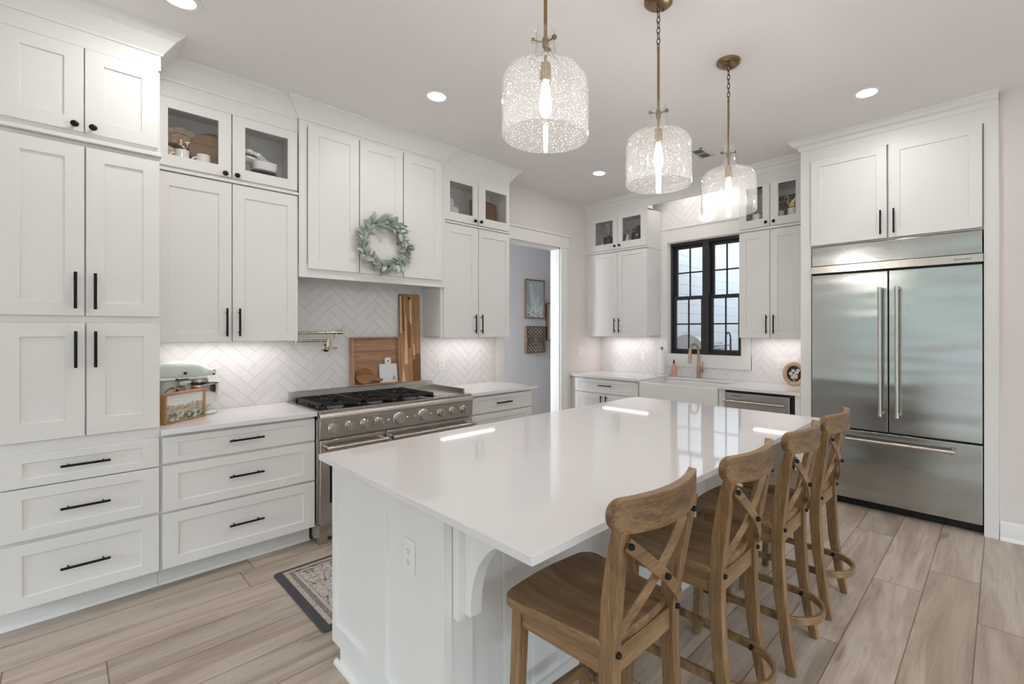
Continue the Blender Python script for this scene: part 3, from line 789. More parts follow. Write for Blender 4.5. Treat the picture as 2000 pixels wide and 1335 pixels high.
# ---------------------------------------------------------------- refrigerator
t = cab('refrigerator', 'large stainless french-door refrigerator built into the white surround', 'refrigerator', mw, 2.785, 3.872, .6)
m = MB(); mbox(m, mw, 2.790, 3.868, .02, .600, .10, 2.148); mbox(m, mw, 2.79, 3.868, .02, .545, FZ, .10); m.build('cabinet_body', BLACKP, t, smooth=0)
def sdoor(name, u0, u1, z0, z1, d0=.604, d1=.634, mat=STEELD):
    m = MB(); mbox(m, mw, u0, u1, d0, d1, z0, z1); return m.build(name, mat, t, bevel=.004, seg=3)
sdoor('vent_panel', 2.787, 3.868, 1.988, 2.147)
sdoor('door', 2.787, 3.323, .668, 1.912); sdoor('door', 3.331, 3.869, .668, 1.912); sdoor('freezer_drawer', 2.787, 3.869, .106, .655)
m = MB(); mbox(m, mw, 2.779, 3.873, .604, .648, 1.926, 1.984); band = m.build('trim_band', STEELV, t, bevel=.002)
m = MB(); mbox(m, mw, 3.702, 3.826, .648, .6495, 1.937, 1.972); badge = m.build('badge', M_('badge_silver', C(206, 203, 200), .35, .7), band, smooth=0)
text_part('KitchenAid', .021, mw(3.764, .6497, 1.953), (PI/2, 0, -PI/2), M_('badge_ink', C(34, 32, 34), .5), 'badge_lettering', badge)
def vhandle(u, z0, z1, name='handle'):
    m = MB(); d = .700
    m.cyl(mw(u, d, z0+.02), mw(u, d, z1-.02), .0125, 18)
    for z in (z0, z1-.03): m.tube([mw(u, d, z), mw(u, d, z+.03)], .0155, 18)
    for z in (z0+.015, z1-.015): m.tube([mw(u, .632, z), mw(u, d, z)], .0115, 14)
    m.build(name, STEELV, t)
vhandle(3.281, .795, 1.785); vhandle(3.388, .795, 1.785)
m = MB(); d = .700; z = .594
m.cyl(mw(3.03, d, z), mw(3.705, d, z), .0125, 18)
for u in (3.01, 3.695):
    m.tube([mw(u, d, z), mw(u+.03, d, z)], .0155, 18); m.tube([mw(u+.015, .632, z), mw(u+.015, d, z)], .0115, 14)
m.build('drawer_handle', STEELV, t)
m = MB(); mbox(m, mw, 2.792, 3.866, .545, .556, FZ+.004, .098)
for i in range(52): mbox(m, mw, 2.81+i*.0185, 2.82+i*.0185, .556, .562, FZ+.02, .088)
m.build('toe_grille', BLACKP, t, smooth=0)

# ---------------------------------------------------------------- dishwasher
t = cab('dishwasher', 'stainless dishwasher with a bar handle right of the farmhouse sink', 'dishwasher', mw, 2.014, 2.64, .6)
m = MB(); mbox(m, mw, 2.013, 2.644, .02, .590, FZ, .883); m.build('cabinet_body', BLACKP, t, smooth=0)
m = MB(); mbox(m, mw, 2.017, 2.606, .592, .632, .14, .862); door = m.build('door', brushed('brushed_steel_dishwasher', C(190, 186, 184), .3, 'y'), t, bevel=.004, seg=3)
m = MB(); d = .690; z = .790
m.cyl(mw(2.04, d, z), mw(2.575, d, z), .0115, 16)
for u in (2.035, 2.560): m.tube([mw(u, d, z), mw(u+.022, d, z)], .014, 16); m.tube([mw(u+.011, .630, z), mw(u+.011, d, z)], .010, 12)
m.build('handle', STEELV, door)
m = MB(); mbox(m, mw, 2.085, 2.182, .632, .6326, .833, .838); m.build('badge', M_('dark_print', C(70, 68, 68), .5), door, smooth=0)

# ---------------------------------------------------------------- farmhouse sink, faucet
m = MB(); u0, u1, dF, dB, zt = 1.053, 1.946, .655, .132, .890
t_ = .028
prof = [(dB, .645), (dF, .645), (dF, zt-.008), (dF-.008, zt), (dF-t_, zt), (dF-t_-.004, zt-.01), (dF-t_-.01, .68), (dB+t_, .675), (dB+t_, zt-.012), (dB, zt-.012)]
mbox(m, mw, u0, u1, dF-t_, dF, .648, zt); mbox(m, mw, u0, u1, dB, dB+t_, .66, zt-.006); mbox(m, mw, u0, u0+t_, dB+t_, dF-t_, .66, zt); mbox(m, mw, u1-t_, u1, dB+t_, dF-t_, .66, zt); mbox(m, mw, u0+t_, u1-t_, dB+t_, dF-t_, .66, .68)
tag(m.build('farmhouse_sink', PORC, bevel=.009, seg=4), 'white apron-front farmhouse sink below the window', 'sink')
fx, fy = 3.018, -1.462
t = thing('kitchen_faucet', 'tall gooseneck bronze faucet behind the farmhouse sink', 'faucet', (fx, fy, .914))
m = MB(); m.lathe([(.027, .9145), (.027, .922), (.0235, .926), (.0235, 1.06), (.019, 1.065), (.0165, 1.10)], (fx, fy, 0), 24); m.build('base', BRASSF, t)
pts = [(fx, fy, 1.06), (fx, fy, 1.20)]+[(fx-.075+.075*math.cos(a), fy+.012-.012*math.cos(a)*1, 1.215+.085*math.sin(a)) for a in [i*PI/14 for i in range(15)]]
m = MB(); m.tube(pts, .0155, 16); m.build('spout', BRASSF, t)
m = MB(); e = pts[-1]; m.tube([e, (e[0]-.004, e[1], e[2]-.02), (e[0]-.012, e[1]+.002, e[2]-.13)], [.0158, .018, .021], 16); m.build('spray_head', BRASSF, t)
m = MB(); m.cyl((fx, fy, 1.0), (fx, fy-.052, 1.0), .017); m.tube([(fx, fy-.046, 1.0), (fx+.0, fy-.05, 1.10)], [.006, .005]); m.build('lever', BRASSF, t)

# ---------------------------------------------------------------- range
RX0, RX1 = -.706, .515; RS = STEEL
t = thing('range_cooker', 'wide stainless gas range with a row of knobs and two oven doors', 'range', (-.095, -.33, FZ))
m = MB(); m.box(RX0, RX1, -.622, -.03, .13, .902); m.box(RX0+.004, RX1-.004, -.60, -.03, FZ+.02, .13); m.build('chassis', STEEL, t, bevel=.002)
m = MB(); m.prism([(.03, .902), (.655, .902), (.675, .900), (.683, .890), (.683, .862), (.676, .858), (.03, .858)][::-1], RX0, RX1, lambda a, b, d: (d, -a, b)); m.prism([(.03, .902), (.655, .902), (.655, .918), (.03, .918)], RX0, RX0+.03, lambda a, b, d: (d, -a, b))
m.prism([(.03, .902), (.655, .902), (.655, .918), (.03, .918)], RX1-.03, RX1, lambda a, b, d: (d, -a, b)); m.box(RX0+.03, RX1-.03, -.655, -.60, .902, .918); m.box(RX0+.03, RX1-.03, -.60, -.03, .902, .906)
m.build('cooktop_frame', STEEL, t, bevel=.003, seg=3)
m = MB(); m.box(RX0+.032, .195, -.598, -.07, .905, .909); m.build('burner_pan', ENAMEL, t, smooth=0)
cp = MB(); cp.prism([(.60, .735), (.668, .735), (.676, .858), (.60, .858)], RX0+.003, RX1-.003, lambda a, b, d: (d, -a, b)); cp = cp.build('control_panel', STEEL, t, bevel=.003)
def rknob(x, z, r, big, rot=0):
    m = MB(); y = -.671
    n = 28
    rings = [[(x+q*math.cos(2*PI*i/n), y-h, z+q*math.sin(2*PI*i/n)) for i in range(n)] for q, h in ((r*1.18, 0), (r*1.18, .006), (r*1.05, .010))]
    m.loft(rings); o = m.build('knob_bezel', CHROME, cp)
    m = MB()
    rings = [[(x+q*math.cos(2*PI*i/n), y-h, z+q*math.sin(2*PI*i/n)) for i in range(n)] for q, h in ((r*.98, .008), (r*.98, .030), (r*.9, .036))]
    m.loft(rings)
    if not big:
        c, s = math.cos(rot), math.sin(rot)
        m.prism([(x+a*c-b*s, z+a*s+b*c) for a, b in ((-.007, -r*.98), (.007, -r*.98), (.006, r*.98), (-.006, r*.98))], y-.050, y-.030, lambda a, b, d: (a, d, b))
    m.build('control_knob', STEELV, cp, bevel=.0012)
for i, x in enumerate((-.619, -.512, -.406, -.307)): rknob(x, .797, .0285, False, (.0, .0, .0, .55)[i])
for x in (.203, .312, .418): rknob(x, .795, .0285, False)
for x in (-.150, .049): rknob(x, .797, .041, True)
m = MB()
for x in (-.232, -.083, -.018, .118): m.lathe([(.009, -.668), (.009, -.678), (.006, -.680)], (x, 0, .797), 14, 'y')
m.build('indicator_button', CHROME, cp)
# oven doors
def oven(x0, x1, z0=.16, z1=.720):
    m = MB(); m.box(x0, x1, -.668, -.624, z0, z1); o = m.build('oven_door', STEEL, t, bevel=.004, seg=3)
    m = MB(); m.box(x0+.06, x1-.06, -.6695, -.6675, z0+.14, z1-.14); m.build('oven_window', ENAMEL, o, smooth=0)
    m = MB(); y, z = -.735, .678
    m.cyl((x0+.02, y, z), (x1-.02, y, z), .0125, 16)
    for x in (x0+.015, x1-.05):
        m.cyl((x, y, z), (x+.035, y, z), .0165, 16); m.cyl((x+.018, -.666, z), (x+.018, y, z), .012, 12)
    h = m.build('oven_handle', STEELV, o)
    m = MB()
    for x in (x0+.013, x1-.013): m.lathe([(.0125, x-.0015), (.0125, x+.0015)], (0, y, z), 16, 'x')
    m.build('handle_medallion', M_('red_enamel', C(112, 36, 30), .3) if 'red_enamel' not in bpy.data.materials else bpy.data.materials['red_enamel'], h)
oven(RX0+.006, -.251); oven(-.245, RX1-.006)
m = MB(); m.box(RX0+.004, RX1-.004, -.63, -.60, FZ+.03, .150); m.build('kick_panel', STEEL, t, bevel=.002)
m = MB()
for x in (RX0+.03, RX1-.03):
    m.box(x-.028, x+.028, -.655, -.60, FZ, .155)
m.build('foot', STEEL, t, bevel=.002)
# back guard with slots
m = MB(); m.box(RX0+.012, RX1-.012, -.052, -.012, .90, .985); m.box(RX0+.010, RX1-.010, -.058, -.010, .985, .990); bgd = m.build('back_guard', brushed('satin_steel', C(210, 205, 200), .42, 'x'), t, bevel=.0015)
m = MB(); n = 9; wd = (RX1-RX0-.10)/n
for i in range(n): m.box(RX0+.05+i*wd, RX0+.05+(i+.88)*wd, -.046, -.024, .9895, .9908)
m.build('vent_slot', BLACKP, bgd, smooth=0)
# grates and burners
def grate(x0, x1):
    m = MB(); y0, y1, z0, z1 = -.592, -.085, .936, .952; b = .014
    for q in ((x0, x0+b, y0, y1), (x1-b, x1, y0, y1), (x0, x1, y0, y0+b), (x0, x1, y1-b, y1), (x0, x1, (y0+y1)/2-b/2, (y0+y1)/2+b/2)): m.box(q[0], q[1], q[2], q[3], z0, z1)
    for yc in (y0+(y1-y0)*.25, y0+(y1-y0)*.75):
        xc = (x0+x1)/2
        for i in range(3):
            yy = yc+(i-1)*.055
            m.box(x0, xc-.045 if i == 1 else xc-.03, yy-.005, yy+.005, z0+.002, z1+.001); m.box(xc+.045 if i == 1 else xc+.03, x1, yy-.005, yy+.005, z0+.002, z1+.001)
        m.box(xc-.005, xc+.005, yc-.12, yc-.045, z0+.002, z1+.001); m.box(xc-.005, xc+.005, yc+.045, yc+.12, z0+.002, z1+.001)
    for x in (x0, x1-b):
        for y in (y0, (y0+y1)/2-b/2, y1-b): m.box(x, x+b, y, y+b, .909, z0)
    m.build('grate', IRON, t, bevel=.002)
    for yc in (y0+(y1-y0)*.25, y0+(y1-y0)*.75):
        m = MB(); xc = (x0+x1)/2
        m.lathe([(.058, .909), (.056, .913), (.040, .916), (.040, .924)], (xc, yc, 0), 28); b_ = m.build('burner', M_('burner_alloy', C(150, 148, 146), .35, .8) if 'burner_alloy' not in bpy.data.materials else bpy.data.materials['burner_alloy'], t)
        m = MB(); m.lathe([(.036, .924), (.037, .930), (.030, .934)], (xc, yc, 0), 28); m.build('burner_cap', IRON, b_)
grate(-.668, -.384); grate(-.382, -.098); grate(-.096, .188)
m = MB(); m.box(.215, .470, -.585, -.09, .915, .922); m.build('griddle_plate', STEELV, t, bevel=.003)
m = MB(); m.box(.470, .482, -.60, -.075, .906, .958); m.box(.205, .482, -.09, -.078, .906, .955); m.build('griddle_splash', STEEL, t, bevel=.002)

# ---------------------------------------------------------------- island
IX0, IX1, IY0, IY1 = -1.055, 1.275, -1.82, -2.697
ct = MB().box(-1.098, 1.320, -3.146, -1.778, .889, .914).build('island_countertop', QUARTZ, bevel=.002); tag(ct, 'large white quartz island countertop with overhang on the stool side', 'countertop')
t = thing('kitchen_island', 'white panelled kitchen island base under the large quartz top', 'island', (.11, -2.26, FZ))
m = MB(); m.box(IX0+.03, IX1-.03, -2.665, -1.84, .10, .888); m.box(IX0+.03, IX1-.03, -2.665, -1.90, FZ, .10); m.build('body', WHITE, t, smooth=0)
mi0 = lambda u, d, z: (IX0+.03-d, -u, z)
mi1 = lambda u, d, z: (IX1-.03+d, -u, z)
for mp in (mi0, mi1):
    for (a, b, fl, fr) in ((1.816, 2.237, .030, .074), (2.237, 2.697, .072, .092)):
        mb = MB()
        def ring(p0, p1, q0, q1, dd): return rect(mb, mp, [(p0, dd, q0), (p1, dd, q0), (p1, dd, q1), (p0, dd, q1)])
        zb = .10
        R = [ring(a, b, zb, .888, 0), ring(a, b, zb, .888, .03), ring(a+fl, b-fr, .182, .797, .03), ring(a+fl+.003, b-fr-.003, .185, .794, .018)]
        for p, q in zip(R, R[1:]):
            for i in range(4): mb.f([p[i], p[(i+1) % 4], q[(i+1) % 4], q[i]])
        mb.f(R[-1]); mb.f(R[0])
        mb.build('end_panel', WHITE, t, smooth=0)
    mb = MB(); mbox(mb, mp, 1.90, 2.697, 0, .0295, FZ, .10); mb.prism([(.0295, FZ), (.046, FZ), (.043, FZ+.012), (.036, FZ+.018), (.0295, FZ+.019)], 1.87, 2.70, lambda a, b, d: mp(d, a, b)); mb.build('base_trim', TRIM, t, smooth=0)
# boarded back on the stool side
m = MB(); x = IX0+.115
while x < IX1-.116:
    x1 = min(x+.1405, IX1-.115)
    m.prism([(x, 0), (x1, 0), (x1, .007), (x1-.004, .011), (x+.004, .011), (x, .007)], FZ, .888, lambda a, b, d: (a, -2.665-b, d)); x = x1
m.build('back_board', WHITE, t, smooth=0)
m = MB()
for a in (IX0+.013, IX1-.113): m.box(a, a+.10, -2.693, -2.665, FZ, .888)
m.box(IX0+.113, IX1-.113, -2.690, -2.675, FZ, FZ+.09); m.build('pilaster', WHITE, t, bevel=.001, smooth=0)
# corbels under the overhang
def corbel(xc, label):
    c = thing('corbel', label, 'bracket', (xc, -2.70, .54), 0, 'island corbels')
    m = MB(); m.box(xc-.045, xc+.045, -2.728, -2.6935, .545, .888); m.build('back_plate', WHITE, c, bevel=.0015, smooth=0)
    pl = [(-2.728, .888), (-2.728, .562), (-2.760, .562)]+[(-2.972+.212*math.cos(a), .588+.252*math.sin(a)) for a in [i*PI/2/14 for i in range(15)]]+[(-2.975, .888)]
    m = MB(); m.prism(pl, xc-.022, xc+.022, lambda a, b, d: (d, a, b)); m.build('bracket', WHITE, c, bevel=.0015, smooth=0)
corbel(IX0+.078, 'curved white corbel under the near end of the island overhang')
corbel(IX1-.078, 'curved white corbel under the far end of the island overhang')

# ---------------------------------------------------------------- bar stools
SX, SY, SZ = STW['x'], STW['y'], STW['z']
BOLT = M_('dark_bolt', C(42, 38, 36), .45, .7)
def make_stool():
    r = thing('bar_stool', 'stool', 'stool', (0, 0, FZ), 0, 'counter stools along the island')
    kw = dict(parent=r, local=True)
    # seat: rounded trapezoid with a shallow dish
    def outline(s, n=10):
        P = []
        def arc(cx, cy, rad, a0, a1):
            for i in range(n+1):
                a = a0+(a1-a0)*i/n; P.append(((cx+rad*math.cos(a))*s, (cy+rad*math.sin(a))*s))
        arc(.150, .135, .055, 0, PI/2); 
        for i in range(1, 8): P.append((((.150)-.300*i/8)*s, (.19+.012*math.sin(PI*i/8))*s))
        arc(-.150, .135, .055, PI/2, PI); arc(-.138, -.165, .035, PI, 1.5*PI)
        for i in range(1, 8): P.append(((-.138+.276*i/8)*s, (-.20-.012*math.sin(PI*i/8))*s))
        arc(.138, -.165, .035, 1.5*PI, 2*PI)
        return P
    m = MB(); top = .61
    R = [[(x, y, top-.030) for x, y in outline(.97)], [(x, y, top-.022) for x, y in outline(1.0)], [(x, y, top-.006) for x, y in outline(1.0)], [(x, y, top) for x, y in outline(.975)],
         [(x, y, top-.003) for x, y in outline(.85)], [(x, y, top-.008) for x, y in outline(.6)], [(x, y, top-.010) for x, y in outline(.25)]]
    m.loft(R); m.build('seat', SY, smooth=50, **kw)
    for s in (-1, 1):   # front legs
        m = MB(); m.bar([(s*.158, .140, .59), (s*.164, .150, .30), (s*.172, .162, 0)], [.040, .038, .034], [.040, .038, .034], up=(0, 1, 0)); m.build('leg', SZ, bevel=.004, **kw)
    prof = [(-.262, 0, .034), (-.238, .12, .040), (-.212, .30, .046), (-.200, .48, .050), (-.200, .60, .052), (-.216, .72, .052), (-.236, .83, .045), (-.258, .93, .034)]
    for s in (-1, 1):   # rear legs run up to the back rail
        m = MB(); m.bar([(s*(.150+.010*(1 if z < .3 else 0)*(1-z/.3)+.030*max(0, (z-.6)/.33)), y, z) for y, z, w_ in prof], .036, [p[2] for p in prof], up=(0, 1, 0))
        o = m.build('leg', SZ, bevel=.004, **kw)
    # curved top rail
    m = MB(); n = 44; rings = []
    for i in range(n+1):
        q = -math.cos(PI*i/n); x = .004+q*.212; y = -.300+.056*q*q
        e = max(0, (abs(q)-.84)/.16); s_ = 1-math.sqrt(max(0, 1-min(1, e)**2))
        z1 = 1.004-.038*s_; z0 = .912+.008*q*q+.040*s_; t = .0135
        rings.append([(x, y-t, z0), (x, y-t, z1), (x, y+t, z1), (x, y+t, z0)])
    m.loft(rings); m.build('top_rail', SX, bevel=.004, seg=3, **kw)
    # crossed bentwood slats
    for s in (-1, 1):
        pts = []
        for i in range(9):
            q = -1+2*i/8; bow = .030*(1-q*q)
            top_ = q < 0
            pts.append((s*(.172 if top_ else .150)*q, -.243-.012*s-.020*q*-1*1.0-bow*.7, .752-(.140 if top_ else .132)*q))
        m = MB(); m.bar(pts, .008, .036, up=(0, 0, 1)) if False else None
        rings = []
        for k, p in enumerate(pts):
            a = Vector(pts[min(k+1, 8)])-Vector(pts[max(k-1, 0)]); a.normalize()
            side = Vector((-a.z, 0, a.x)).normalized(); nn = Vector((0, 1, 0))
            P = Vector(p); hw, ht = .017, .0042
            rings.append([P-side*hw-nn*ht, P+side*hw-nn*ht, P+side*hw+nn*ht, P-side*hw+nn*ht])
        m.loft(rings); m.build('cross_slat', SX, bevel=.0015, **kw)
    for x, y, z in ((-.168, -.280, .888), (.168, -.272, .888), (0, -.284, .752), (-.150, -.226, .585), (.150, -.226, .585)):
        m = MB(); m.lathe([(.0085, y+.004), (.0085, y-.006), (.006, y-.0095), (.001, y-.0105)], (x, 0, z), 12, 'y'); m.build('bolt', BOLT, **kw)
    # aprons
    m = MB(); m.bar([(-.15, .15, .548), (.15, .15, .548)], .020, .062); m.build('apron', SX, bevel=.002, **kw)
    m = MB(); m.bar([(-.15, -.20, .548), (.15, -.20, .548)], .022, .066); m.build('apron', SX, bevel=.002, **kw)
    for s in (-1, 1):
        m = MB(); m.bar([(s*.160, .15, .548), (s*.150, -.20, .548)], .020, .062); m.build('apron', SY, bevel=.002, **kw)
    # bentwood foot hoop and front stretcher
    pts = [(-.148, .150), (-.140, 0), (-.132, -.15)]
    pts += [(-.132*math.cos(a), -.20-.135*math.sin(a)) for a in [i*PI/16 for i in range(17)]]
    pts += [(.132, -.15), (.140, 0), (.148, .150)]
    m = MB(); m.bar([(x, y, .205) for x, y in pts], .016, .032); m.build('foot_hoop', SX, smooth=50, bevel=.003, **kw)
    m = MB(); m.bar([(-.165, .158, .20), (0, .168, .20), (.165, .158, .20)], .022, .034); m.build('foot_rest', SX, bevel=.003, **kw)
    for s in (-1, 1):
        m = MB(); m.lathe([(.008, s*.124), (.008, s*.108)], (0, -.215, .205), 10, 'x'); m.build('bolt', BOLT, **kw)
    return r
st = make_stool()
SP = [(-.734, -3.014, .0, 'wooden cross-back counter stool nearest the viewer, at the near end of the island'), (-.176, -3.046, .012, 'second wooden cross-back counter stool from the near end of the island'),
      (.352, -3.070, .008, 'third wooden cross-back counter stool from the near end of the island'), (.872, -3.078, .005, 'wooden cross-back counter stool farthest away, next to the refrigerator')]
for i, (x, y, rz, l) in enumerate(SP):
    if i: copy_tree(st, (x, y, FZ), rz, l)
st.location = (SP[0][0], SP[0][1], FZ); st.rotation_euler = (0, 0, SP[0][2]); st['label'] = SP[0][3]

# ---------------------------------------------------------------- pendants
def make_pendant(x, y, label):
    zb = 2.165
    t = thing('pendant_light', label, 'pendant lamp', (x, y, zb), 0, 'seeded glass pendants over the island')
    m = MB(); m.lathe([(.012, CEIL-.024), (.058, CEIL-.022), (.069, CEIL-.013), (.070, CEIL-.001)], (x, y, 0), 40); can_ = m.build('canopy', ABRASS, t)
    m = MB()
    for s in (-1, 1): m.lathe([(.006, CEIL-.032), (.006, CEIL-.022)], (x+s*.042, y, 0), 12)
    m.build('canopy_screw', ABRASS, can_)
    m = MB(); n = 8; zc = CEIL-.03; L = .21; pit = L/n
    for i in range(n):
        z0 = zc-pit*(i+.5); a = i % 2
        pts = []
        for k in range(14):
            th = 2*PI*k/14; p, q = .0085*math.cos(th), (pit*.5+.0045)*math.sin(th)
            pts.append((x+p, y, z0+q) if a else (x, y+p, z0+q))
        m.tube(pts, .0021, 6, closed=True)
    m.build('chain', M_('dark_brass_chain', C(92, 76, 60), .35, .9) if 'dark_brass_chain' not in bpy.data.materials else bpy.data.materials['dark_brass_chain'], t)
    m = MB(); zr = zc-L; m.lathe([(.004, zr+.012), (.008, zr+.004), (.0075, zr-.006), (.0068, zr-.01), (.0068, zb+.312)], (x, y, 0), 16); m.build('rod', ABRASS, t)
    m = MB(); m.lathe([(.011, zb+.366), (.013, zb+.360), (.013, zb+.338), (.010, zb+.330)], (x, y, 0), 18)
    for k in range(3):
        a = 2*PI*k/3+.5; c, s = math.cos(a), math.sin(a)
        m.cyl((x, y, zb+.350), (x+.046*c, y+.046*s, zb+.350), .003, 8); m.tube([(x+.042*c, y+.042*s, zb+.350), (x+.052*c, y+.052*s, zb+.350)], .0085, 12)
    m.build('glass_clamp', ABRASS, t)
    m = MB(); m.lathe([(.006, zb+.335), (.006, zb+.275), (.018, zb+.272), (.021, zb+.262), (.021, zb+.205), (.017, zb+.203)], (x, y, 0), 24); m.build('socket', ABRASS, t)
    m = MB(); m.lathe([(.010, zb+.206), (.013, zb+.190), (.017, zb+.165), (.0225, zb+.125), (.0215, zb+.100), (.013, zb+.078), (.002, zb+.072)], (x, y, 0), 20); m.build('bulb', BULB, t)
    # bell-jar shade, open at the bottom, double walled
    out = [(.1575, zb), (.160, zb+.004), (.160, zb+.19), (.157, zb+.208), (.148, zb+.225), (.130, zb+.240), (.105, zb+.251), (.080, zb+.259), (.060, zb+.268), (.048, zb+.282), (.041, zb+.305), (.037, zb+.34), (.036, zb+.395)]
    inn = [(r-.0035, z) for r, z in out[::-1]]
    m = MB(); m.lathe(out+[(.039, zb+.397)]+inn+[out[0]], (x, y, 0), 56, cap=False); m.build('glass_shade', SEEDED, t, smooth=60)
    l = bpy.data.lights.new('pendant_lamp', 'POINT'); l.energy = 9; l.color = (1, .94, .86); l.shadow_soft_size = .025
    o = bpy.data.objects.new('pendant_lamp', l); COL.objects.link(o); o.location = (x, y, zb+.045)
    return t
make_pendant(-.648, -2.735, 'clear seeded glass pendant nearest the viewer, hanging over the near end of the island')
make_pendant(.127, -2.735, 'middle of the three seeded glass pendants over the island')
make_pendant(.867, -2.763, 'seeded glass pendant farthest away, in front of the window')

# ---------------------------------------------------------------- wall plates
SLOT = M_('socket_slot', C(60, 58, 58), .6)
def outlet(mp, u, z, d, label, kind='outlet', gang=1, w=.072, h=.117):
    name = 'wall_outlet' if kind == 'outlet' else 'light_switch'
    p = mp(u, d, z-h/2); t = thing(name, label, 'outlet' if kind == 'outlet' else 'switch', p)
    W = w+(gang-1)*.046
    m = MB(); mbox(m, mp, u-W/2, u+W/2, d, d+.005, z-h/2, z+h/2); pl = m.build('cover_plate', PLATE, t, bevel=.002)
    for g in range(gang):
        uc = u+(g-(gang-1)/2)*.046
        if kind == 'outlet':
            for q in (-.0195, .0195):
                m = MB(); n = 20
                rings = [[mp(uc+.0165*math.cos(2*PI*i/n), d+hh, z+q+max(-.0125, min(.0125, .0165*math.sin(2*PI*i/n)))) for i in range(n)] for hh in (.004, .0068)]
                m.loft(rings); rc = m.build('receptacle', PLATE, pl)
                m = MB(); mbox(m, mp, uc-.0075, uc-.0055, d+.0066, d+.0071, z+q-.002, z+q+.007); mbox(m, mp, uc+.0055, uc+.0075, d+.0066, d+.0071, z+q-.002, z+q+.006); mbox(m, mp, uc-.002, uc+.002, d+.0066, d+.0071, z+q-.0095, z+q-.0055)
                m.build('slot', SLOT, rc, smooth=0)
        elif kind == 'toggle':
            m = MB(); mbox(m, mp, uc-.005, uc+.005, d+.004, d+.0065, z-.012, z+.012); mbox(m, mp, uc-.0035, uc+.0035, d+.005, d+.014, z+.0, z+.008); m.build('toggle', PLATE, pl)
        else:
            for q in (-.036, 0, .036):
                m = MB(); mbox(m, mp, uc-.016, uc+.016, d+.004, d+.0075, z+q*.8-.012, z+q*.8+.012); m.build('switch_button', PLATE, pl, bevel=.001)
    return t
outlet(ms, .629, 1.121, .0066, 'white outlet on the herringbone tile right of the range')
outlet(ms, 2.66, 1.187, .0, 'white toggle switch plate on the wall beside the doorway', 'toggle')
outlet(mw, .684, 1.128, .0066, 'white three-button switch on the tile left of the paper towels', 'button')
outlet(mw, 2.352, 1.122, .0066, 'white double toggle switch on the tile behind the round frame', 'toggle', 2)
outlet(mw, 2.462, 1.127, .0066, 'white outlet on the tile nearest the refrigerator surround')
outlet(mi0, 2.468, .676, .0182, 'white outlet on the near end panel of the island')
mib = lambda u, d, z: (u, -2.676-d, z)
outlet(mib, .38, .42, .0, 'white outlet on the boarded back of the island behind the stools')

# ---------------------------------------------------------------- pot filler
t = thing('pot_filler', 'folding brass pot filler faucet on the tile above the range', 'faucet', (-.43, -.01, 1.31))
x0, z0 = -.425, 1.315
m = MB(); m.lathe([(.032, -.0085), (.032, -.014), (.024, -.018), (.018, -.020), (.018, -.065)], (x0, 0, z0), 28, 'y'); m.tube([(x0, -.055, z0-.012), (x0, -.055, z0+.072)], [.017, .014], 18); m.build('wall_mount', BRASS, t)
m = MB(); m.cyl((x0, -.055, z0), (x0, -.115, z0), .010); m.cyl((x0-.035, -.110, z0), (x0+.045, -.110, z0), .006); m.build('valve_lever', BRASS, t)
m = MB(); m.tube([(x0, -.055, z0+.060), (-.66, -.075, z0+.058)], .0095, 16); m.tube([(-.66, -.075, z0+.045), (-.66, -.075, z0+.128)], .0145, 18); m.build('lower_arm', BRASS, t)
m = MB(); m.tube([(-.66, -.075, z0+.118), (-.40, -.105, z0+.121)], .0095, 16); m.tube([(-.40, -.105, z0+.121), (-.345, -.11, z0+.122)], .0145, 18); m.tube([(-.385, -.107, z0+.12), (-.385, -.107, z0+.085)], [.012, .013], 16); m.build('upper_arm', BRASS, t)
m = MB(); m.cyl((-.345, -.111, z0+.122), (-.328, -.112, z0+.122), .008); m.tube([(-.330, -.112, z0+.105), (-.330, -.112, z0+.185)], .0062, 12); m.build('spout_lever', BRASS, t)

# ---------------------------------------------------------------- boards leaning behind the range
def leaning(name, label, cat, loc, tilt):
    t = thing(name, label, cat, loc); t.rotation_euler = (tilt, 0, 0); return t
ACX = wood('acacia_horizontal', C(116, 78, 56), C(176, 134, 104), C(220, 188, 160), 'x', 9, .05, .5, .1)
ACZ = wood('acacia_vertical', C(126, 84, 56), C(176, 130, 92), C(212, 172, 130), 'z', 12, .08, .5, .1)
SAPZ = wood('acacia_sapwood', C(206, 168, 126), C(224, 192, 152), C(236, 210, 176), 'z', 12, .08, .5, .1)
DARKZ = wood('acacia_dark_stave', C(92, 54, 34), C(134, 86, 56), C(164, 112, 76), 'z', 12, .08, .5, .1)
SPOONW = wood('spoon_wood', C(124, 80, 50), C(158, 108, 70), C(184, 136, 94), 'x', 18, .1, .5, .08)
t = leaning('serving_tray', 'square rimmed wooden tray leaning on the tile behind the range', 'tray', (-.035, -.072, .9908), -.05)
kw = dict(parent=t, local=True)
m = MB(); m.box(-.195, .195, .030, .042, .004, .402); m.build('tray_base', ACX, **kw)
m = MB()
for q in ((-.208, -.193, -.012, .042, 0, .407), (.193, .208, -.012, .042, 0, .407)): m.box(*q)
TRIMW = wood('tray_rim_wood', C(146, 102, 76), C(180, 138, 108), C(204, 166, 136), 'z', 12)
m.build('tray_side', TRIMW, bevel=.002, **kw)
m = MB(); m.box(-.193, .193, -.012, .042, 0, .014); m.box(-.193, .193, -.012, .042, .393, .407); m.build('tray_rail', TRIMW, bevel=.002, **kw)
t = leaning('cutting_board', 'tall narrow striped wooden cutting board leaning beside the wooden tray', 'cutting board', (.284, -.0585, .9908), -.035)
kw = dict(parent=t, local=True)
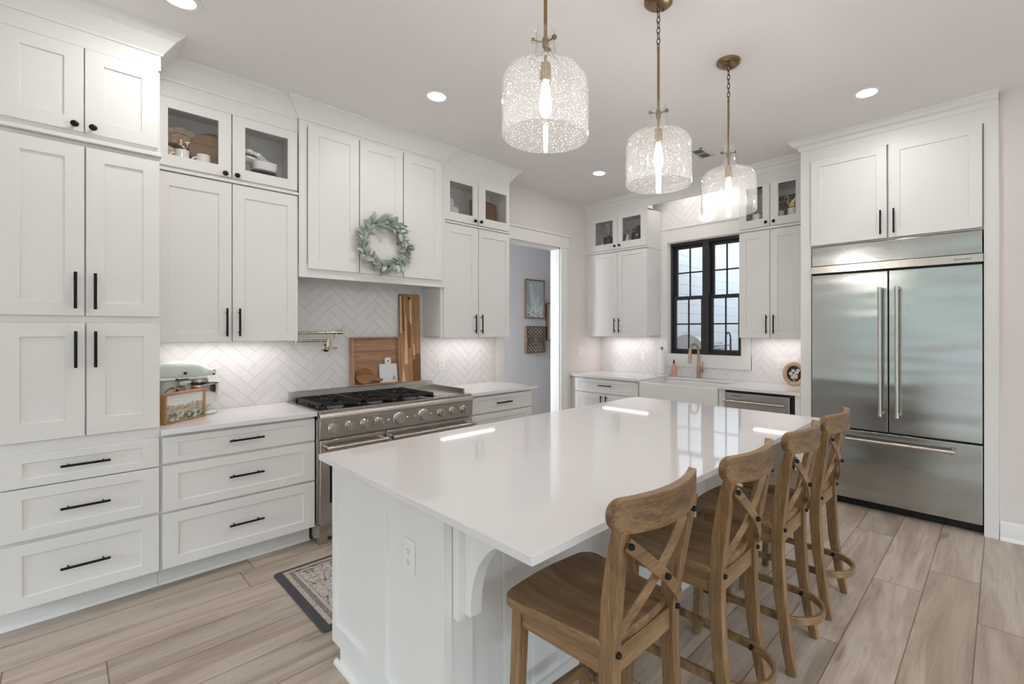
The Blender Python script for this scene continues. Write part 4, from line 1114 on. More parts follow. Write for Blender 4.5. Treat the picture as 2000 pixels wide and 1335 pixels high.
def rr(x0, x1, z0, z1, r, n=6):
    P = []
    for cx, cz, a in ((x1-r, z0+r, -PI/2), (x1-r, z1-r, 0), (x0+r, z1-r, PI/2), (x0+r, z0+r, PI)):
        for i in range(n+1): b = a+PI/2*i/n; P.append((cx+r*math.cos(b), cz+r*math.sin(b)))
    return P
fz_ = lambda a, b, d: (a, d, b)
m = MB(); m.prism(rr(-.100, .100, 0, .790, .016), 0, .022, fz_); bd = m.build('board', [ACZ], bevel=.003, **kw)
m = MB()
for x0, x1, z0, z1, k in ((-.096, -.078, .44, .77, 0), (-.060, -.024, .16, .62, 0), (-.002, .016, .52, .74, 0), (.028, .044, .24, .34, 0), (-.090, -.050, .006, .12, 0)):
    m.mi = k; m.prism([(x0, z0), (x1, z0), ((x0+x1)/2+.002, z1), ((x0+x1)/2-.004, z1)] if x1-x0 > .03 else [(x0, z0), (x1, z0), (x1-.003, z1), (x0+.001, z1)], -.0006, .001, fz_)
m.mi = 1
for x0, x1, z0, z1 in ((.052, .097, .006, .25), (-.024, .004, .30, .55), (-.078, -.060, .45, .78), (.016, .05, .006, .2)): m.box(x0, x1, -.0005, .001, z0, z1)
m.build('stave_inlay', [SAPZ, DARKZ], smooth=0, **kw)
m = MB(); m.lathe([(.013, -.001), (.011, .0005)], (-.008, 0, .752), 18, 'y'); m.build('hanging_hole', M_('hole_dark', C(74, 46, 30), .8), **kw)
MARB = quartz('white_marble')
t = leaning('marble_board', 'small white marble paddle board with a letter leaning in the wooden tray', 'cutting board', (.070, -.074, 1.0055), -.12)
kw = dict(parent=t, local=True)
P = rr(-.080, .080, 0, .160, .008); hd = rr(-.028, .028, .158, .214, .012)
m = MB(); m.prism(P, 0, .014, fz_); m.prism(hd, 0, .014, fz_); m.build('slab', MARB, bevel=.002, **kw)
m = MB(); m.lathe([(.0065, -.0006), (.0065, .0005)], (0, 0, .183), 16, 'y'); m.build('hanging_hole', M_('hole_grey', C(60, 58, 58), .8), **kw)
_l = text_part('A', .058, (.048, -.0008, .032), (PI/2, 0, 0), M_('letter_bronze', C(128, 118, 106), .5), 'letter', t)
_l.location = (.048, -.0008, .032)
# wooden spoon-bowl lying against the tray
t = leaning('wooden_scoop', 'round wooden scoop with a short handle leaning in the wooden tray', 'scoop', (-.140, -.068, 1.006), -.11)
kw = dict(parent=t, local=True)
m = MB(); R = []
for r_, dd in ((.066, .004), (.072, -.002), (.070, -.008), (.060, -.005), (.040, .002), (.012, .005)):
    R.append([(r_*1.06*math.cos(a), dd, .066+r_*.93*math.sin(a)) for a in [2*PI*i/28 for i in range(28)]])
m.loft(R); m.build('bowl', SPOONW, **kw)
m = MB(); m.bar([(.055, -.002, .052), (.095, -.002, .034), (.155, -.002, .022)], [.012, .012, .010], [.056, .034, .030], up=(0, 0, 1)); m.build('handle', SPOONW, bevel=.004, **kw)

# ---------------------------------------------------------------- stand mixer
MINT = M_('mixer_sage_enamel', C(216, 226, 214), .18, 0, .6)
mx, my = -1.262, -.150
t = thing('stand_mixer', 'pale sage stand mixer with steel bowl on the counter beside the pantry', 'mixer', (mx, my, .914))
def superring(cx, cy, cz, ry, rz, n=24, e=2.6):
    P = []
    for i in range(n):
        a = 2*PI*i/n; c, s = math.cos(a), math.sin(a)
        P.append((cx, cy+ry*math.copysign(abs(c)**(2/e), c), cz+rz*math.copysign(abs(s)**(2/e), s)))
    return P
m = MB(); m.loft([superring(x, my, z, ry, rz) for x, z, ry, rz in ((-1.487, 1.180, .020, .03), (-1.478, 1.186, .050, .058), (-1.44, 1.192, .066, .068), (-1.36, 1.196, .068, .066), (-1.29, 1.196, .066, .064), (-1.255, 1.192, .060, .058), (-1.228, 1.186, .048, .048), (-1.212, 1.184, .030, .032), (-1.205, 1.184, .024, .024), (-1.186, 1.184, .023, .023))])
head = m.build('head', MINT, t)
m = MB(); m.lathe([(.0235, -1.186), (.0245, -1.182), (.0245, -1.172), (.018, -1.168), (.003, -1.167)], (0, my, 1.184), 24, 'x'); m.build('hub_cap', CHROME, head)
m = MB(); m.box(-1.455, -1.225, my-.0705, my-.062, 1.146, 1.162); m.build('trim_strip', M_('mixer_trim', C(206, 206, 202), .25, .9), head, bevel=.002)
m = MB(); m.lathe([(.009, my-.073), (.009, my-.064)], (-1.335, 0, 1.186), 18, 'y'); m.build('emblem_dot', BLACKP, head)
m = MB(); m.cyl((-1.375, my-.066, 1.148), (-1.375, my-.084, 1.148), .008); m.cyl((-1.372, my-.080, 1.148), (-1.318, my-.080, 1.150), .003); m.build('speed_lever', BLACKP, head)
m = MB(); m.lathe([(.046, 1.142), (.046, 1.122), (.040, 1.118), (.028, 1.10), (.020, 1.085)], (mx+.01, my, 0), 28); m.build('planetary', STEEL, head)
m = MB(); m.cyl((mx+.01, my, 1.09), (mx+.01, my, 1.00), .006); m.build('beater_shaft', CHROME, head)
m = MB(); m.loft([superring(0, 0, 0, 1, 1)]*0 if False else [[(x+dx, my+dy, z) for dx, dy in [(a*math.cos(q), b*math.sin(q)) for q in [2*PI*i/24 for i in range(24)]]] for x, z, a, b in ((-1.410, .935, .062, .070), (-1.412, .98, .046, .054), (-1.412, 1.05, .038, .044), (-1.408, 1.10, .044, .046), (-1.40, 1.15, .060, .052))])
m.build('column', MINT, t)
m = MB(); pl = []
for i in range(25):
    a = -PI/2+PI*i/24; pl.append((mx+.005+.098*math.cos(a), my+.098*math.sin(a)))
pl += [(-1.44, my+.088), (-1.478, my+.06), (-1.478, my-.06), (-1.44, my-.088)]
m.prism(pl, .915, .938, lambda a, b, d: (a, b, d)); m.build('base', MINT, t, bevel=.008, seg=3)
m = MB(); out = [(.050, .939), (.052, .944), (.046, .950), (.070, .965), (.092, .995), (.104, 1.03), (.109, 1.07), (.111, 1.108), (.114, 1.111)]
m.lathe(out+[(.109, 1.109)]+[(r-.003, z+.002) for r, z in out[:-2][::-1]], (mx, my, 0), 40, cap=False); m.build('bowl', M_('bowl_steel', C(206, 202, 198), .14, 1), t)
m = MB(); m.tube([(mx-.106, my-.02, 1.095), (mx-.122, my-.035, 1.08), (mx-.120, my-.035, 1.03), (mx-.096, my-.02, 1.01)], .005, 8); m.build('bowl_handle', CHROME, t)
m = MB(); m.tube([(-1.455, my-.045, .945), (-1.462, my-.10, .95), (-1.452, my-.115, 1.00), (-1.43, my-.09, 1.085), (-1.40, my-.06, 1.10), (-1.385, my-.045, 1.095)], .0028, 8); m.build('power_cord', BLACKP, t)

# ---------------------------------------------------------------- framed landscape on the counter
def landscape():
    k = NT('landscape_painting'); co = k.coord('Generated'); sp = k.n('ShaderNodeSeparateXYZ'); k.l(co, sp.inputs[0]); x, z = sp.outputs[0], sp.outputs[2]
    n1 = k.noise(k.mapping(co, (3.2, 1, 1.0)), 1.6, 5, .6); n2 = k.noise(k.mapping(co, (9, 1, 7)), 1.4, 5, .65, .8); n3 = k.noise(k.mapping(co, (5, 1, 3)), 2.2, 4, .6, .5)
    ridge = k.math('ADD', k.math('MULTIPLY', n1, .75), .22)
    mount = k.ramp(n2, [(.34, C(128, 122, 112)), (.46, C(164, 154, 140)), (.56, C(198, 180, 156)), (.62, C(204, 176, 142)), (.70, C(160, 160, 144))])
    sky = k.ramp(z, [(.5, C(228, 224, 218)), (1, C(214, 214, 212))])
    a = k.math('GREATER_THAN', z, ridge)
    c = k.mix(a, mount, sky)
    tr = k.ramp(n3, [(.38, C(84, 90, 80)), (.50, C(142, 144, 118)), (.60, C(200, 202, 190))])
    low = k.math('LESS_THAN', z, k.math('ADD', .17, k.math('MULTIPLY', n3, .28)))
    c = k.mix(low, c, tr)
    k.l(c, k.b.inputs['Base Color']); k.b.inputs['Roughness'].default_value = .6; return k.m
FRW = wood('picture_frame_oak', C(138, 94, 60), C(176, 130, 90), C(200, 156, 116), 'z', 14, .1, .5, .08)
fa = math.atan2(.178, .210)
t = thing('landscape_picture', 'wood-framed mountain landscape picture standing in front of the mixer', 'picture', (-1.462, -.478, .914), fa)
kw = dict(parent=t, local=True); W_, H_, D_ = .285, .176, .040
m = MB(); m.box(0, .014, 0, D_, 0, H_); m.box(W_-.014, W_, 0, D_, 0, H_); m.box(.014, W_-.014, 0, D_, 0, .012); m.box(.014, W_-.014, 0, D_, H_-.012, H_); m.build('frame', FRW, bevel=.0015, **kw)
m = MB(); m.box(.014, W_-.014, .006, .012, .012, H_-.012); m.build('canvas', landscape(), smooth=0, **kw)

# ---------------------------------------------------------------- paper towels, soap, round frame, sprig
tx, ty = 2.998, -1.000
t = thing('paper_towel_holder', 'white paper towel roll on a round white stand left of the window', 'paper towels', (tx, ty, .914))
m = MB(); m.lathe([(.082, .9145), (.085, .920), (.085, .928), (.080, .932)], (tx, ty, 0), 36); m.build('base', MARB, t)
m = MB(); m.lathe([(.041, .936), (.042, .940), (.042, 1.212), (.041, 1.216), (.012, 1.216)], (tx, ty, 0), 32); m.build('paper_roll', M_('paper_white', C(244, 243, 242), .9), t)
m = MB(); m.cyl((tx, ty, 1.21), (tx, ty, 1.232), .008); m.lathe([(.013, 1.228), (.014, 1.236), (.014, 1.252), (.010, 1.256)], (tx, ty, 0), 18); m.build('finial', wood('finial_wood', C(120, 78, 52), C(150, 104, 72), C(170, 124, 90), 'z', 20), t)
sx_, sy_ = 2.985, -1.168
t = thing('soap_bottle', 'peach-tinted glass soap bottle with a black pump cap beside the paper towels', 'bottle', (sx_, sy_, .914))
m = MB(); m.lathe([(.032, .9145), (.035, .919), (.035, .985), (.033, 1.02), (.022, 1.045), (.017, 1.060), (.017, 1.072)], (sx_, sy_, 0), 28); m.build('bottle', M_('peach_glass', C(204, 160, 136), .12, 0, .4), t)
m = MB(); m.lathe([(.012, 1.072), (.012, 1.088), (.008, 1.09), (.008, 1.112)], (sx_, sy_, 0), 18); m.build('cap', BLACKP, t)

rf = wood('hoop_wood', C(172, 140, 112), C(198, 168, 138), C(216, 190, 162), 'x', 14, .2, .5, .05)
t = thing('round_picture', 'round wooden frame with white flowers on black leaning by the refrigerator', 'picture', (2.965, -2.492, .9145), PI/2+.72-PI)
t.rotation_euler = (-.10, 0, -PI/2+.45)
kw = dict(parent=t, local=True); R0 = .117
m = MB(); prof = [(R0, .010), (R0, -.006), (R0-.006, -.012), (R0-.020, -.012), (R0-.026, -.006), (R0-.040, -.004), (R0-.040, .010)]
m.lathe(prof+[prof[0]], (0, 0, R0), 48, 'y', cap=False, sx=.86); m.build('frame', rf, **kw)
m = MB(); m.lathe([(R0-.035, -.001), (R0-.035, .006)], (0, 0, R0), 40, 'y', sx=.84); m.build('backing', M_('picture_black', C(38, 36, 38), .7), smooth=0, **kw)
m = MB(); rnd = random.Random(2)
for x, z in ((-.008, .145), (-.030, .118), (.022, .128), (.006, .105), (-.014, .085), (.020, .088), (.034, .15)):
    for k in range(5):
        a = 2*PI*k/5+rnd.random(); cx, cz = x+.010*math.cos(a), z+.010*math.sin(a)
        m.loft([[(cx+.0085*math.cos(b), dd, cz+.0085*math.sin(b)) for b in [2*PI*i/8 for i in range(8)]] for dd in (-.001, -.0018)])
for x, z, x1, z1 in ((-.006, .04, -.012, .10), (.004, .04, .018, .10), (.0, .04, .004, .13), (-.006, .05, -.028, .11)): m.tube([(x, -.0018, z), (x1, -.0018, z1)], .0012, 6)
m.build('flowers', M_('flower_white', C(228, 224, 220), .7), **kw)

def leaf(m, p, d, nrm, L, W, fold=.15):
    d = Vector(d).normalized(); n = Vector(nrm); n = (n-d*n.dot(d)).normalized(); s = d.cross(n); p = Vector(p)
    N = 5; Lft, Mid, Rgt = [], [], []
    for i in range(N+1):
        q = i/N; w_ = W*(max(.06, math.sin(PI*min(.97, max(.03, q**1.15))))**.62)*.5
        c = p+d*L*q+n*L*.12*math.sin(PI*q)
        Mid.append(m.v(c)); Lft.append(m.v(c+s*w_+n*w_*fold)); Rgt.append(m.v(c-s*w_+n*w_*fold))
    for i in range(N):
        m.f([Lft[i], Mid[i], Mid[i+1], Lft[i+1]]); m.f([Mid[i], Rgt[i], Rgt[i+1], Mid[i+1]])
SAGE = [M_('sage_leaf_a', C(172, 179, 172), .85), M_('sage_leaf_b', C(140, 150, 141), .85), M_('sage_leaf_c', C(196, 203, 195), .85)]
GREEN = [M_('green_leaf_a', C(84, 116, 66), .6), M_('green_leaf_b', C(108, 140, 84), .6)]
# sprig in a little jar next to the round frame
vx, vy = 3.050, -2.630
t = thing('sprig_vase', 'small jar with a leafy green sprig behind the round frame, against the refrigerator surround', 'plant', (vx, vy, .914))
m = MB(); m.lathe([(.026, .9145), (.030, .92), (.032, .96), (.026, .995), (.018, 1.01), (.019, 1.025)], (vx, vy, 0), 24); m.build('jar', M_('jar_brown', C(112, 82, 60), .35), t)
m = MB(); rnd = random.Random(8); stems = []
for i in range(4):
    a = rnd.uniform(0, 6.28); tip = (vx-.03+rnd.uniform(-.03, .02), vy+.03+rnd.uniform(-.02, .035), 1.20+.04*i)
    stems.append(((vx, vy, 1.0), ((vx+tip[0])/2, (vy+tip[1])/2-.005, 1.11), tip)); m.tube(stems[-1], [.002, .0018, .001], 6)
m.build('stem', GREEN[0], t)
m = MB()
for s in stems:
    for q in [j/9 for j in range(3, 10)]:
        a, b, c = map(Vector, s); p = a*(1-q)**2+b*2*q*(1-q)+c*q*q
        for sg in (-1, 1):
            m.mi = rnd.randint(0, 1); leaf(m, p, (sg*rnd.uniform(.3, 1), sg*rnd.uniform(.3, 1), rnd.uniform(-.2, .6)), (-1, .3, .6), .032, .014)
m.build('foliage', [M_('sprig_dark', C(70, 88, 74), .6), M_('sprig_mid', C(92, 108, 90), .6)], t, recalc=False)

# ---------------------------------------------------------------- wreath on the hood
wc = Vector((-.125, -.386, 2.130))
t = thing('wreath', 'grey-green lambs-ear leaf wreath hanging on the white hood cabinet', 'wreath', (wc.x, -.358, wc.z-.17))
m = MB(); m.tube([(wc.x+.168*math.cos(a), wc.y, wc.z+.172*math.sin(a)) for a in [2*PI*i/40 for i in range(40)]], .010, 8, closed=True); m.build('twig_ring', M_('twig_brown', C(96, 88, 70), .8), t)
m = MB(); rnd = random.Random(21)
for i in range(210):
    a = 2*PI*i/210+rnd.uniform(-.03, .03); rad = .170+rnd.uniform(-.018, .018)
    p = Vector((wc.x+rad*math.cos(a), wc.y+rnd.uniform(-.018, .006), wc.z+rad*1.02*math.sin(a)))
    ro = Vector((math.cos(a), 0, math.sin(a))); ta = Vector((-math.sin(a), 0, math.cos(a)))
    k = rnd.random()
    if k < .48: d = ro*rnd.uniform(.5, 1)-ta*rnd.uniform(.2, 1)
    elif k < .75: d = -ro*rnd.uniform(.4, .9)-ta*rnd.uniform(.3, 1)
    else: d = -ta+ro*rnd.uniform(-.5, .5)
    d = d+Vector((0, -rnd.uniform(.0, .55), 0))
    m.mi = rnd.choice((0, 0, 1, 1, 2)); leaf(m, p, d, (rnd.uniform(-.6, .6), -1, rnd.uniform(-.5, .7)), rnd.uniform(.060, .088), rnd.uniform(.026, .036), .15)
m.build('foliage', SAGE, t, recalc=False)

# ---------------------------------------------------------------- things behind the cabinet glass
def silver(name, col, rough, st):
    k = NT(name); co = k.coord(); k.b.inputs['Base Color'].default_value = col; k.b.inputs['Metallic'].default_value = 1; k.b.inputs['Roughness'].default_value = rough
    k.bump(k.noise(co, 70, 3, .6), st, .004); return k.m
SILVER = silver('silver_plate', C(178, 174, 168), .10, .35)
SILVD = silver('tarnished_silver', C(132, 114, 98), .16, .8)
def dish(t, name, r, mat, cx, cz, d_out, sx=1, scal=0, n=64, depth=.02):
    """upright plate: face toward the viewer side (-d), leaning handled by the thing"""
    m = MB(); rings = []
    for q, h in ((1.0, 0), (.985, -.006), (.93, -.003), (.80, .004), (.72, depth*.5), (.66, depth*.8), (.30, depth*.8), (.02, depth*.8)):
        ring = []
        for i in range(n):
            a = 2*PI*i/n; rr_ = r*q*(1+(scal*math.cos(a*12)*max(0, (q-.6))/.4))
            ring.append((cx+rr_*math.cos(a)*sx, h, cz+rr_*math.sin(a)))
        rings.append(ring)
    for q, h in ((.3, depth*.8+.004), (.66, depth*.8+.004), (.8, .008), (1.0, .004)):
        rings.append([(cx+r*q*(1+(scal*math.cos(2*PI*i/n*12)*max(0, (q-.6))/.4))*math.cos(2*PI*i/n)*sx, h, cz+r*q*(1+(scal*math.cos(2*PI*i/n*12)*max(0, (q-.6))/.4))*math.sin(2*PI*i/n)) for i in range(n)])
    m.loft(rings, cap=False); return m.build(name, mat, parent=t, local=True)
def shelfthing(name, label, cat, x, y, z, tilt=0, rz=0, group=None):
    t = thing(name, label, cat, (x, y, z), 0, group); t.rotation_euler = (tilt, 0, rz); return t
zs = 2.4745
t = shelfthing('silver_charger', 'large tarnished silver charger with a scalloped rim behind the cabinet glass beside the pantry', 'plate', -1.343, -.150, zs, -.10)
dish(t, 'plate', .135, SILVD, 0, .140, 0, 1, .035)
t = shelfthing('silver_plate', 'smaller dark-rimmed silver plate in front of the large charger behind the glass', 'plate', -1.405, -.196, zs, -.14)
dish(t, 'plate', .078, SILVD, 0, .081, 0, 1, .0)
t = shelfthing('round_board', 'round wooden board standing behind the white mugs', 'cutting board', -1.170, -.182, zs, -.10)
m = MB(); m.lathe([(.136, 0), (.139, .006), (.136, .016)], (0, 0, .139), 48, 'y'); m.build('board', wood('round_board_wood', C(124, 96, 72), C(152, 122, 94), C(172, 142, 112), 'x', 14, .1, .6, .05), parent=t, local=True)
MUG = None
def mug(x, y, label):
    t = thing('mug', label, 'mug', (x, y, zs), 0, 'white mugs behind the glass')
    m = MB(); m.lathe([(.031, 0), (.035, .004), (.037, .088), (.0355, .090), (.034, .088), (.031, .010)], (0, 0, 0), 32); m.build('cup', PORC, parent=t, local=True)
    m = MB(); m.tube([(-.034-.024*math.sin(a), -.008, .042+.024*math.cos(a)) for a in [PI*i/10 for i in range(11)]], .0055, 8); m.build('handle', PORC, parent=t, local=True)
    return t
a = mug(-1.356, -.254, 'white mug standing in front of the silver plates behind the glass')
copy_tree(a, (-1.250, -.254, zs), label='white mug standing in front of the round wooden board behind the glass')
t = shelfthing('silver_tray', 'oval polished silver tray with an ornate rim behind the white bowl', 'tray', -.962, -.100, zs, -.10)
dish(t, 'tray', .126, SILVER, 0, .130, 0, 1.08, .03)
t = shelfthing('dark_tray', 'dark wooden round tray at the left edge of the right-hand glass door', 'tray', -1.082, -.225, zs, -.06)
m = MB(); m.lathe([(.100, 0), (.103, .006), (.100, .014)], (0, 0, .103), 40, 'y', sx=.6); m.build('board', wood('dark_tray_wood', C(66, 48, 38), C(92, 70, 56), C(112, 88, 70), 'x', 14), parent=t, local=True)
def sqring(cx, cy, z, r, n=32): return [(cx+r*math.copysign(abs(math.cos(a))**.55, math.cos(a)), cy+r*math.copysign(abs(math.sin(a))**.55, math.sin(a)), z) for a in [2*PI*i/n for i in range(n)]]
PGL = glass('plate_glass', (.92, .95, .95, 1))
def gplate(z, label):
    t = thing('glass_plate', label, 'plate', (-.905, -.205, z), 0, 'glass plates stacked under the white bowl')
    m = MB(); m.lathe([(.045, z), (.075, z+.004), (.088, z+.013), (.087, z+.0155), (.074, z+.0075), (.045, z+.0035)], (-.905, -.205, 0), 36); m.build('plate', PGL, t)
for k in range(5): gplate(zs+.0005+k*.0128, 'clear glass plate in the stack under the white square bowl')
zb_ = zs+.0675
t = thing('square_bowl', 'white square bowl stacked on glass plates behind the glass door', 'bowl', (-.905, -.205, zb_))
m = MB(); m.loft([sqring(-.905, -.205, zb_, .055), sqring(-.905, -.205, zb_+.012, .070), sqring(-.905, -.205, zb_+.064, .076), sqring(-.905, -.205, zb_+.066, .073), sqring(-.905, -.205, zb_+.016, .066), sqring(-.905, -.205, zb_+.006, .05)]); m.build('bowl', PORC, t)

zr_ = 2.4465
t = shelfthing('marble_paddle', 'white marble paddle board behind the glass door next to the hood', 'cutting board', .612, -.215, zr_, -.08)
m = MB(); m.prism(rr(-.078, .078, 0, .165, .02), 0, .014, fz_); m.prism(rr(-.026, .026, .155, .245, .024), 0, .014, fz_); m.build('slab', MARB, parent=t, local=True, bevel=.002)
t = shelfthing('wicker_tray', 'brown woven tray with rounded corners behind the glass door nearest the doorway', 'tray', .985, -.215, zr_, -.08)
WICK = wood('wicker_brown', C(96, 66, 50), C(134, 98, 76), C(156, 120, 96), 'x', 30, .2, .7, .5)
m = MB(); m.prism(rr(-.155, .155, 0, .285, .04), .010, .018, fz_); m.build('base', WICK, parent=t, local=True)
m = MB(); P = rr(-.15, .15, .006, .279, .04)
for k in range(3): m.tube([(a, -.012+.011*k, b) for a, b in P], .0075, 8, closed=True)
m.build('rim', WICK, parent=t, local=True)

zw = 2.4585
cx, cy = 2.86, -.315
t = thing('decanter', 'dark decanter with a glass stopper behind the far corner cabinet glass', 'bottle', (cx, cy, zw))
m = MB(); m.lathe([(.066, zw), (.072, zw+.006), (.074, zw+.145), (.066, zw+.168), (.026, zw+.182), (.020, zw+.190)], (cx, cy, 0), 28); m.build('body', M_('dark_bottle', C(52, 50, 50), .12), t)
m = MB(); m.lathe([(.016, zw+.19), (.014, zw+.205), (.026, zw+.222), (.030, zw+.240), (.018, zw+.256), (.015, zw+.268), (.022, zw+.282), (.016, zw+.296), (.036, zw+.312), (.040, zw+.326), (.030, zw+.336), (.004, zw+.338)], (cx, cy, 0), 24); m.build('stopper', M_('grey_glass', C(160, 160, 160), .06, 0, .5), t)
cx, cy = 2.897, -.735
t = thing('potted_plant', 'green plant in a glossy black pot behind the far corner cabinet glass', 'plant', (cx, cy, zw))
m = MB(); m.lathe([(.055, zw), (.070, zw+.008), (.090, zw+.10), (.090, zw+.165), (.086, zw+.170), (.082, zw+.168), (.082, zw+.15)], (cx, cy, 0), 32); m.build('pot', M_('black_ceramic', C(34, 34, 36), .12), t)
m = MB(); m.lathe([(.081, zw+.152), (.01, zw+.154)], (cx, cy, 0), 24); m.build('soil', M_('soil', C(60, 48, 40), .9), t)
m = MB(); rnd = random.Random(4)
for i in range(210):
    a = rnd.uniform(0, 2*PI); r_ = rnd.uniform(0, .08); h = rnd.uniform(.155, .262-r_*.8)
    m.mi = rnd.randint(0, 1); leaf(m, (cx+r_*math.cos(a), cy+r_*math.sin(a), zw+h), (math.cos(a), math.sin(a), rnd.uniform(.1, 1)), (0, 0, 1), .030, .020)
m.build('foliage', GREEN, t, recalc=False)
cx, cy = 2.845, -.610
t = thing('bud_vase', 'slim white vase with a tiny sprig left of the black plant pot', 'vase', (cx, cy, zw))
m = MB(); m.lathe([(.020, zw), (.025, zw+.01), (.025, zw+.10), (.014, zw+.140), (.013, zw+.165)], (cx, cy, 0), 20); m.build('vase', PORC, t)
m = MB()
for i in range(18):
    a = rnd.uniform(0, 2*PI); m.mi = i % 2; leaf(m, (cx+.006*math.cos(a), cy+.006*math.sin(a), zw+.16+.003*i), (math.cos(a), math.sin(a), .5), (0, 0, 1), .026, .015)
m.build('sprig', GREEN, t, recalc=False)
cx, cy = 2.87, -.545
t = thing('glass_tumbler', 'clear glass tumbler beside the slim white vase behind the corner glass', 'glass', (cx, cy, zw))
m = MB(); m.lathe([(.028, zw), (.032, zw+.004), (.036, zw+.18), (.034, zw+.18), (.030, zw+.010)], (cx, cy, 0), 24); m.build('tumbler', glass('tumbler_glass', (.90, .92, .92, 1)), t)

zq = 2.4735
GOLD = M_('gold_leafed', C(200, 176, 132), .3, 1)
RUST = wood('crate_wood', C(92, 66, 52), C(132, 98, 78), C(158, 124, 102), 'y', 12, .1, .6, .1)
t = thing('wooden_crate', 'rustic wooden crate at the back of the glass cabinet beside the refrigerator', 'crate', (2.985, -2.46, zq))
m = MB()
for z in (zq, zq+.082, zq+.164): m.box(2.975, 2.990, -2.62, -2.312, z, z+.074)
m.build('slats', RUST, t, smooth=0)
m = MB(); m.box(2.963, 2.975, -2.62, -2.595, zq, zq+.26); m.box(2.963, 2.975, -2.340, -2.312, zq, zq+.26); m.box(2.963, 2.991, -2.62, -2.312, zq+.262, zq+.300); m.build('batten', wood('crate_wood_dark', C(66, 46, 38), C(96, 70, 56), C(116, 88, 72), 'y', 12), t, smooth=0)
def jar(x, y, h, r, label, lid=None):
    t = thing('ceramic_jar', label, 'jar', (x, y, zq))
    m = MB(); m.lathe([(r*.92, zq), (r, zq+.004), (r, zq+h-.006), (r*.95, zq+h)], (x, y, 0), 28); m.build('jar', PORC, t)
    if lid: m = MB(); m.lathe([(r*1.03, zq+h), (r*1.03, zq+h+.008), (r*.5, zq+h+.016), (.006, zq+h+.02), (.010, zq+h+.035), (.002, zq+h+.042)], (x, y, 0), 28); m.build('lid', GOLD, t)
jx, jy, jh = 2.86, -2.512, .138
jar(jx, jy, jh, .046, 'white jar under the gold swan behind the glass beside the refrigerator')
jar(2.87, -2.395, .132, .036, 'plain white jar left of the gold swan, in front of the crate')
jar(2.865, -2.180, .125, .055, 'white jar with a gold lid behind the left glass door near the refrigerator', True)
z0 = zq+jh+.0005
t = thing('swan_figurine', 'gold swan figurine standing on a white jar behind the glass', 'figurine', (jx, jy, z0))
m = MB(); m.loft([[(jx+rx*math.cos(a), jy+yy, z0+zz+rx*math.sin(a)*1.1) for a in [2*PI*i/16 for i in range(16)]] for yy, zz, rx in ((.040, .030, .006), (.028, .030, .022), (0, .028, .025), (-.030, .036, .018), (-.052, .052, .004))])
m.tube([(jx, jy+.034, z0+.036), (jx, jy+.048, z0+.066), (jx, jy+.036, z0+.092), (jx, jy+.040, z0+.116), (jx, jy+.056, z0+.124), (jx, jy+.070, z0+.110), (jx, jy+.078, z0+.100)], [.013, .010, .009, .009, .011, .008, .003], 12)
m.build('body', GOLD, t)
for s in (-1, 1):
    m = MB(); m.loft([[(jx+s*(.020+.006*math.sin(a)), jy+yy+.012*math.cos(a), z0+zz+.012*math.sin(a)) for a in [2*PI*i/10 for i in range(10)]] for yy, zz in ((.01, .04), (-.02, .070), (-.05, .100))]); m.build('wing', GOLD, t)
t = thing('wooden_bookend', 'stepped dark wooden bookend behind the left glass door near the refrigerator', 'bookend', (2.95, -2.265, zq))
m = MB(); m.box(2.93, 2.97, -2.300, -2.255, zq, zq+.300); m.box(2.93, 2.97, -2.2549, -2.215, zq, zq+.205); m.build('block', RUST, t, bevel=.002)

# ---------------------------------------------------------------- pictures in the hall
FRD = wood('hall_frame_walnut', C(84, 62, 48), C(116, 90, 70), C(140, 112, 90), 'z', 14, .1, .6, .1)
def hallframe(name, label, x0, x1, z0, z1, dpt, fw, face):
    t = thing(name, label, 'picture', ((x0+x1)/2, 1.2-dpt/2, z0))
    m = MB()
    y0, y1 = 1.2-dpt, 1.1995
    m.box(x0, x0+fw, y0, y1, z0, z1); m.box(x1-fw, x1, y0, y1, z0, z1); m.box(x0+fw, x1-fw, y0, y1, z0, z0+fw); m.box(x0+fw, x1-fw, y0, y1, z1-fw, z1); m.build('frame', FRD, t, bevel=.001, smooth=0)
    m = MB(); m.box(x0+fw, x1-fw, 1.2-dpt*.55, 1.2-dpt*.45, z0+fw, z1-fw); m.build('panel', face, t, smooth=0); return t, 1.2-dpt*.55
hx0, hx1, hz0, hz1 = 2.775, 3.165, 1.632, 2.210
SAGEP = M_('print_sage_grey', C(176, 184, 182), .7)
t, yf = hallframe('botanical_picture', 'tall framed white leaf print on grey, upper picture seen through the doorway', hx0, hx1, hz0, hz1, .040, .012, SAGEP)
m = MB(); rnd = random.Random(6); LP = M_('print_leaf_white', C(224, 228, 226), .7)
def flatleaf(mm, x, z, a, L, W, y):
    P = []
    for i in range(7): q = i/6; P.append((q*L, W*.5*math.sin(PI*q)))
    P = P+[(q, -w_) for q, w_ in P[-2:0:-1]]
    c, s = math.cos(a), math.sin(a); zc_ = lambda v: max(hz0+.016, min(hz1-.016, v)); xc_ = lambda v: max(hx0+.016, min(hx1-.016, v))
    mm.prism([(xc_(x+p*c-q*s), zc_(z+p*s+q*c)) for p, q in P], y-.0012, y-.0001, lambda a_, b_, d_: (a_, d_, b_))
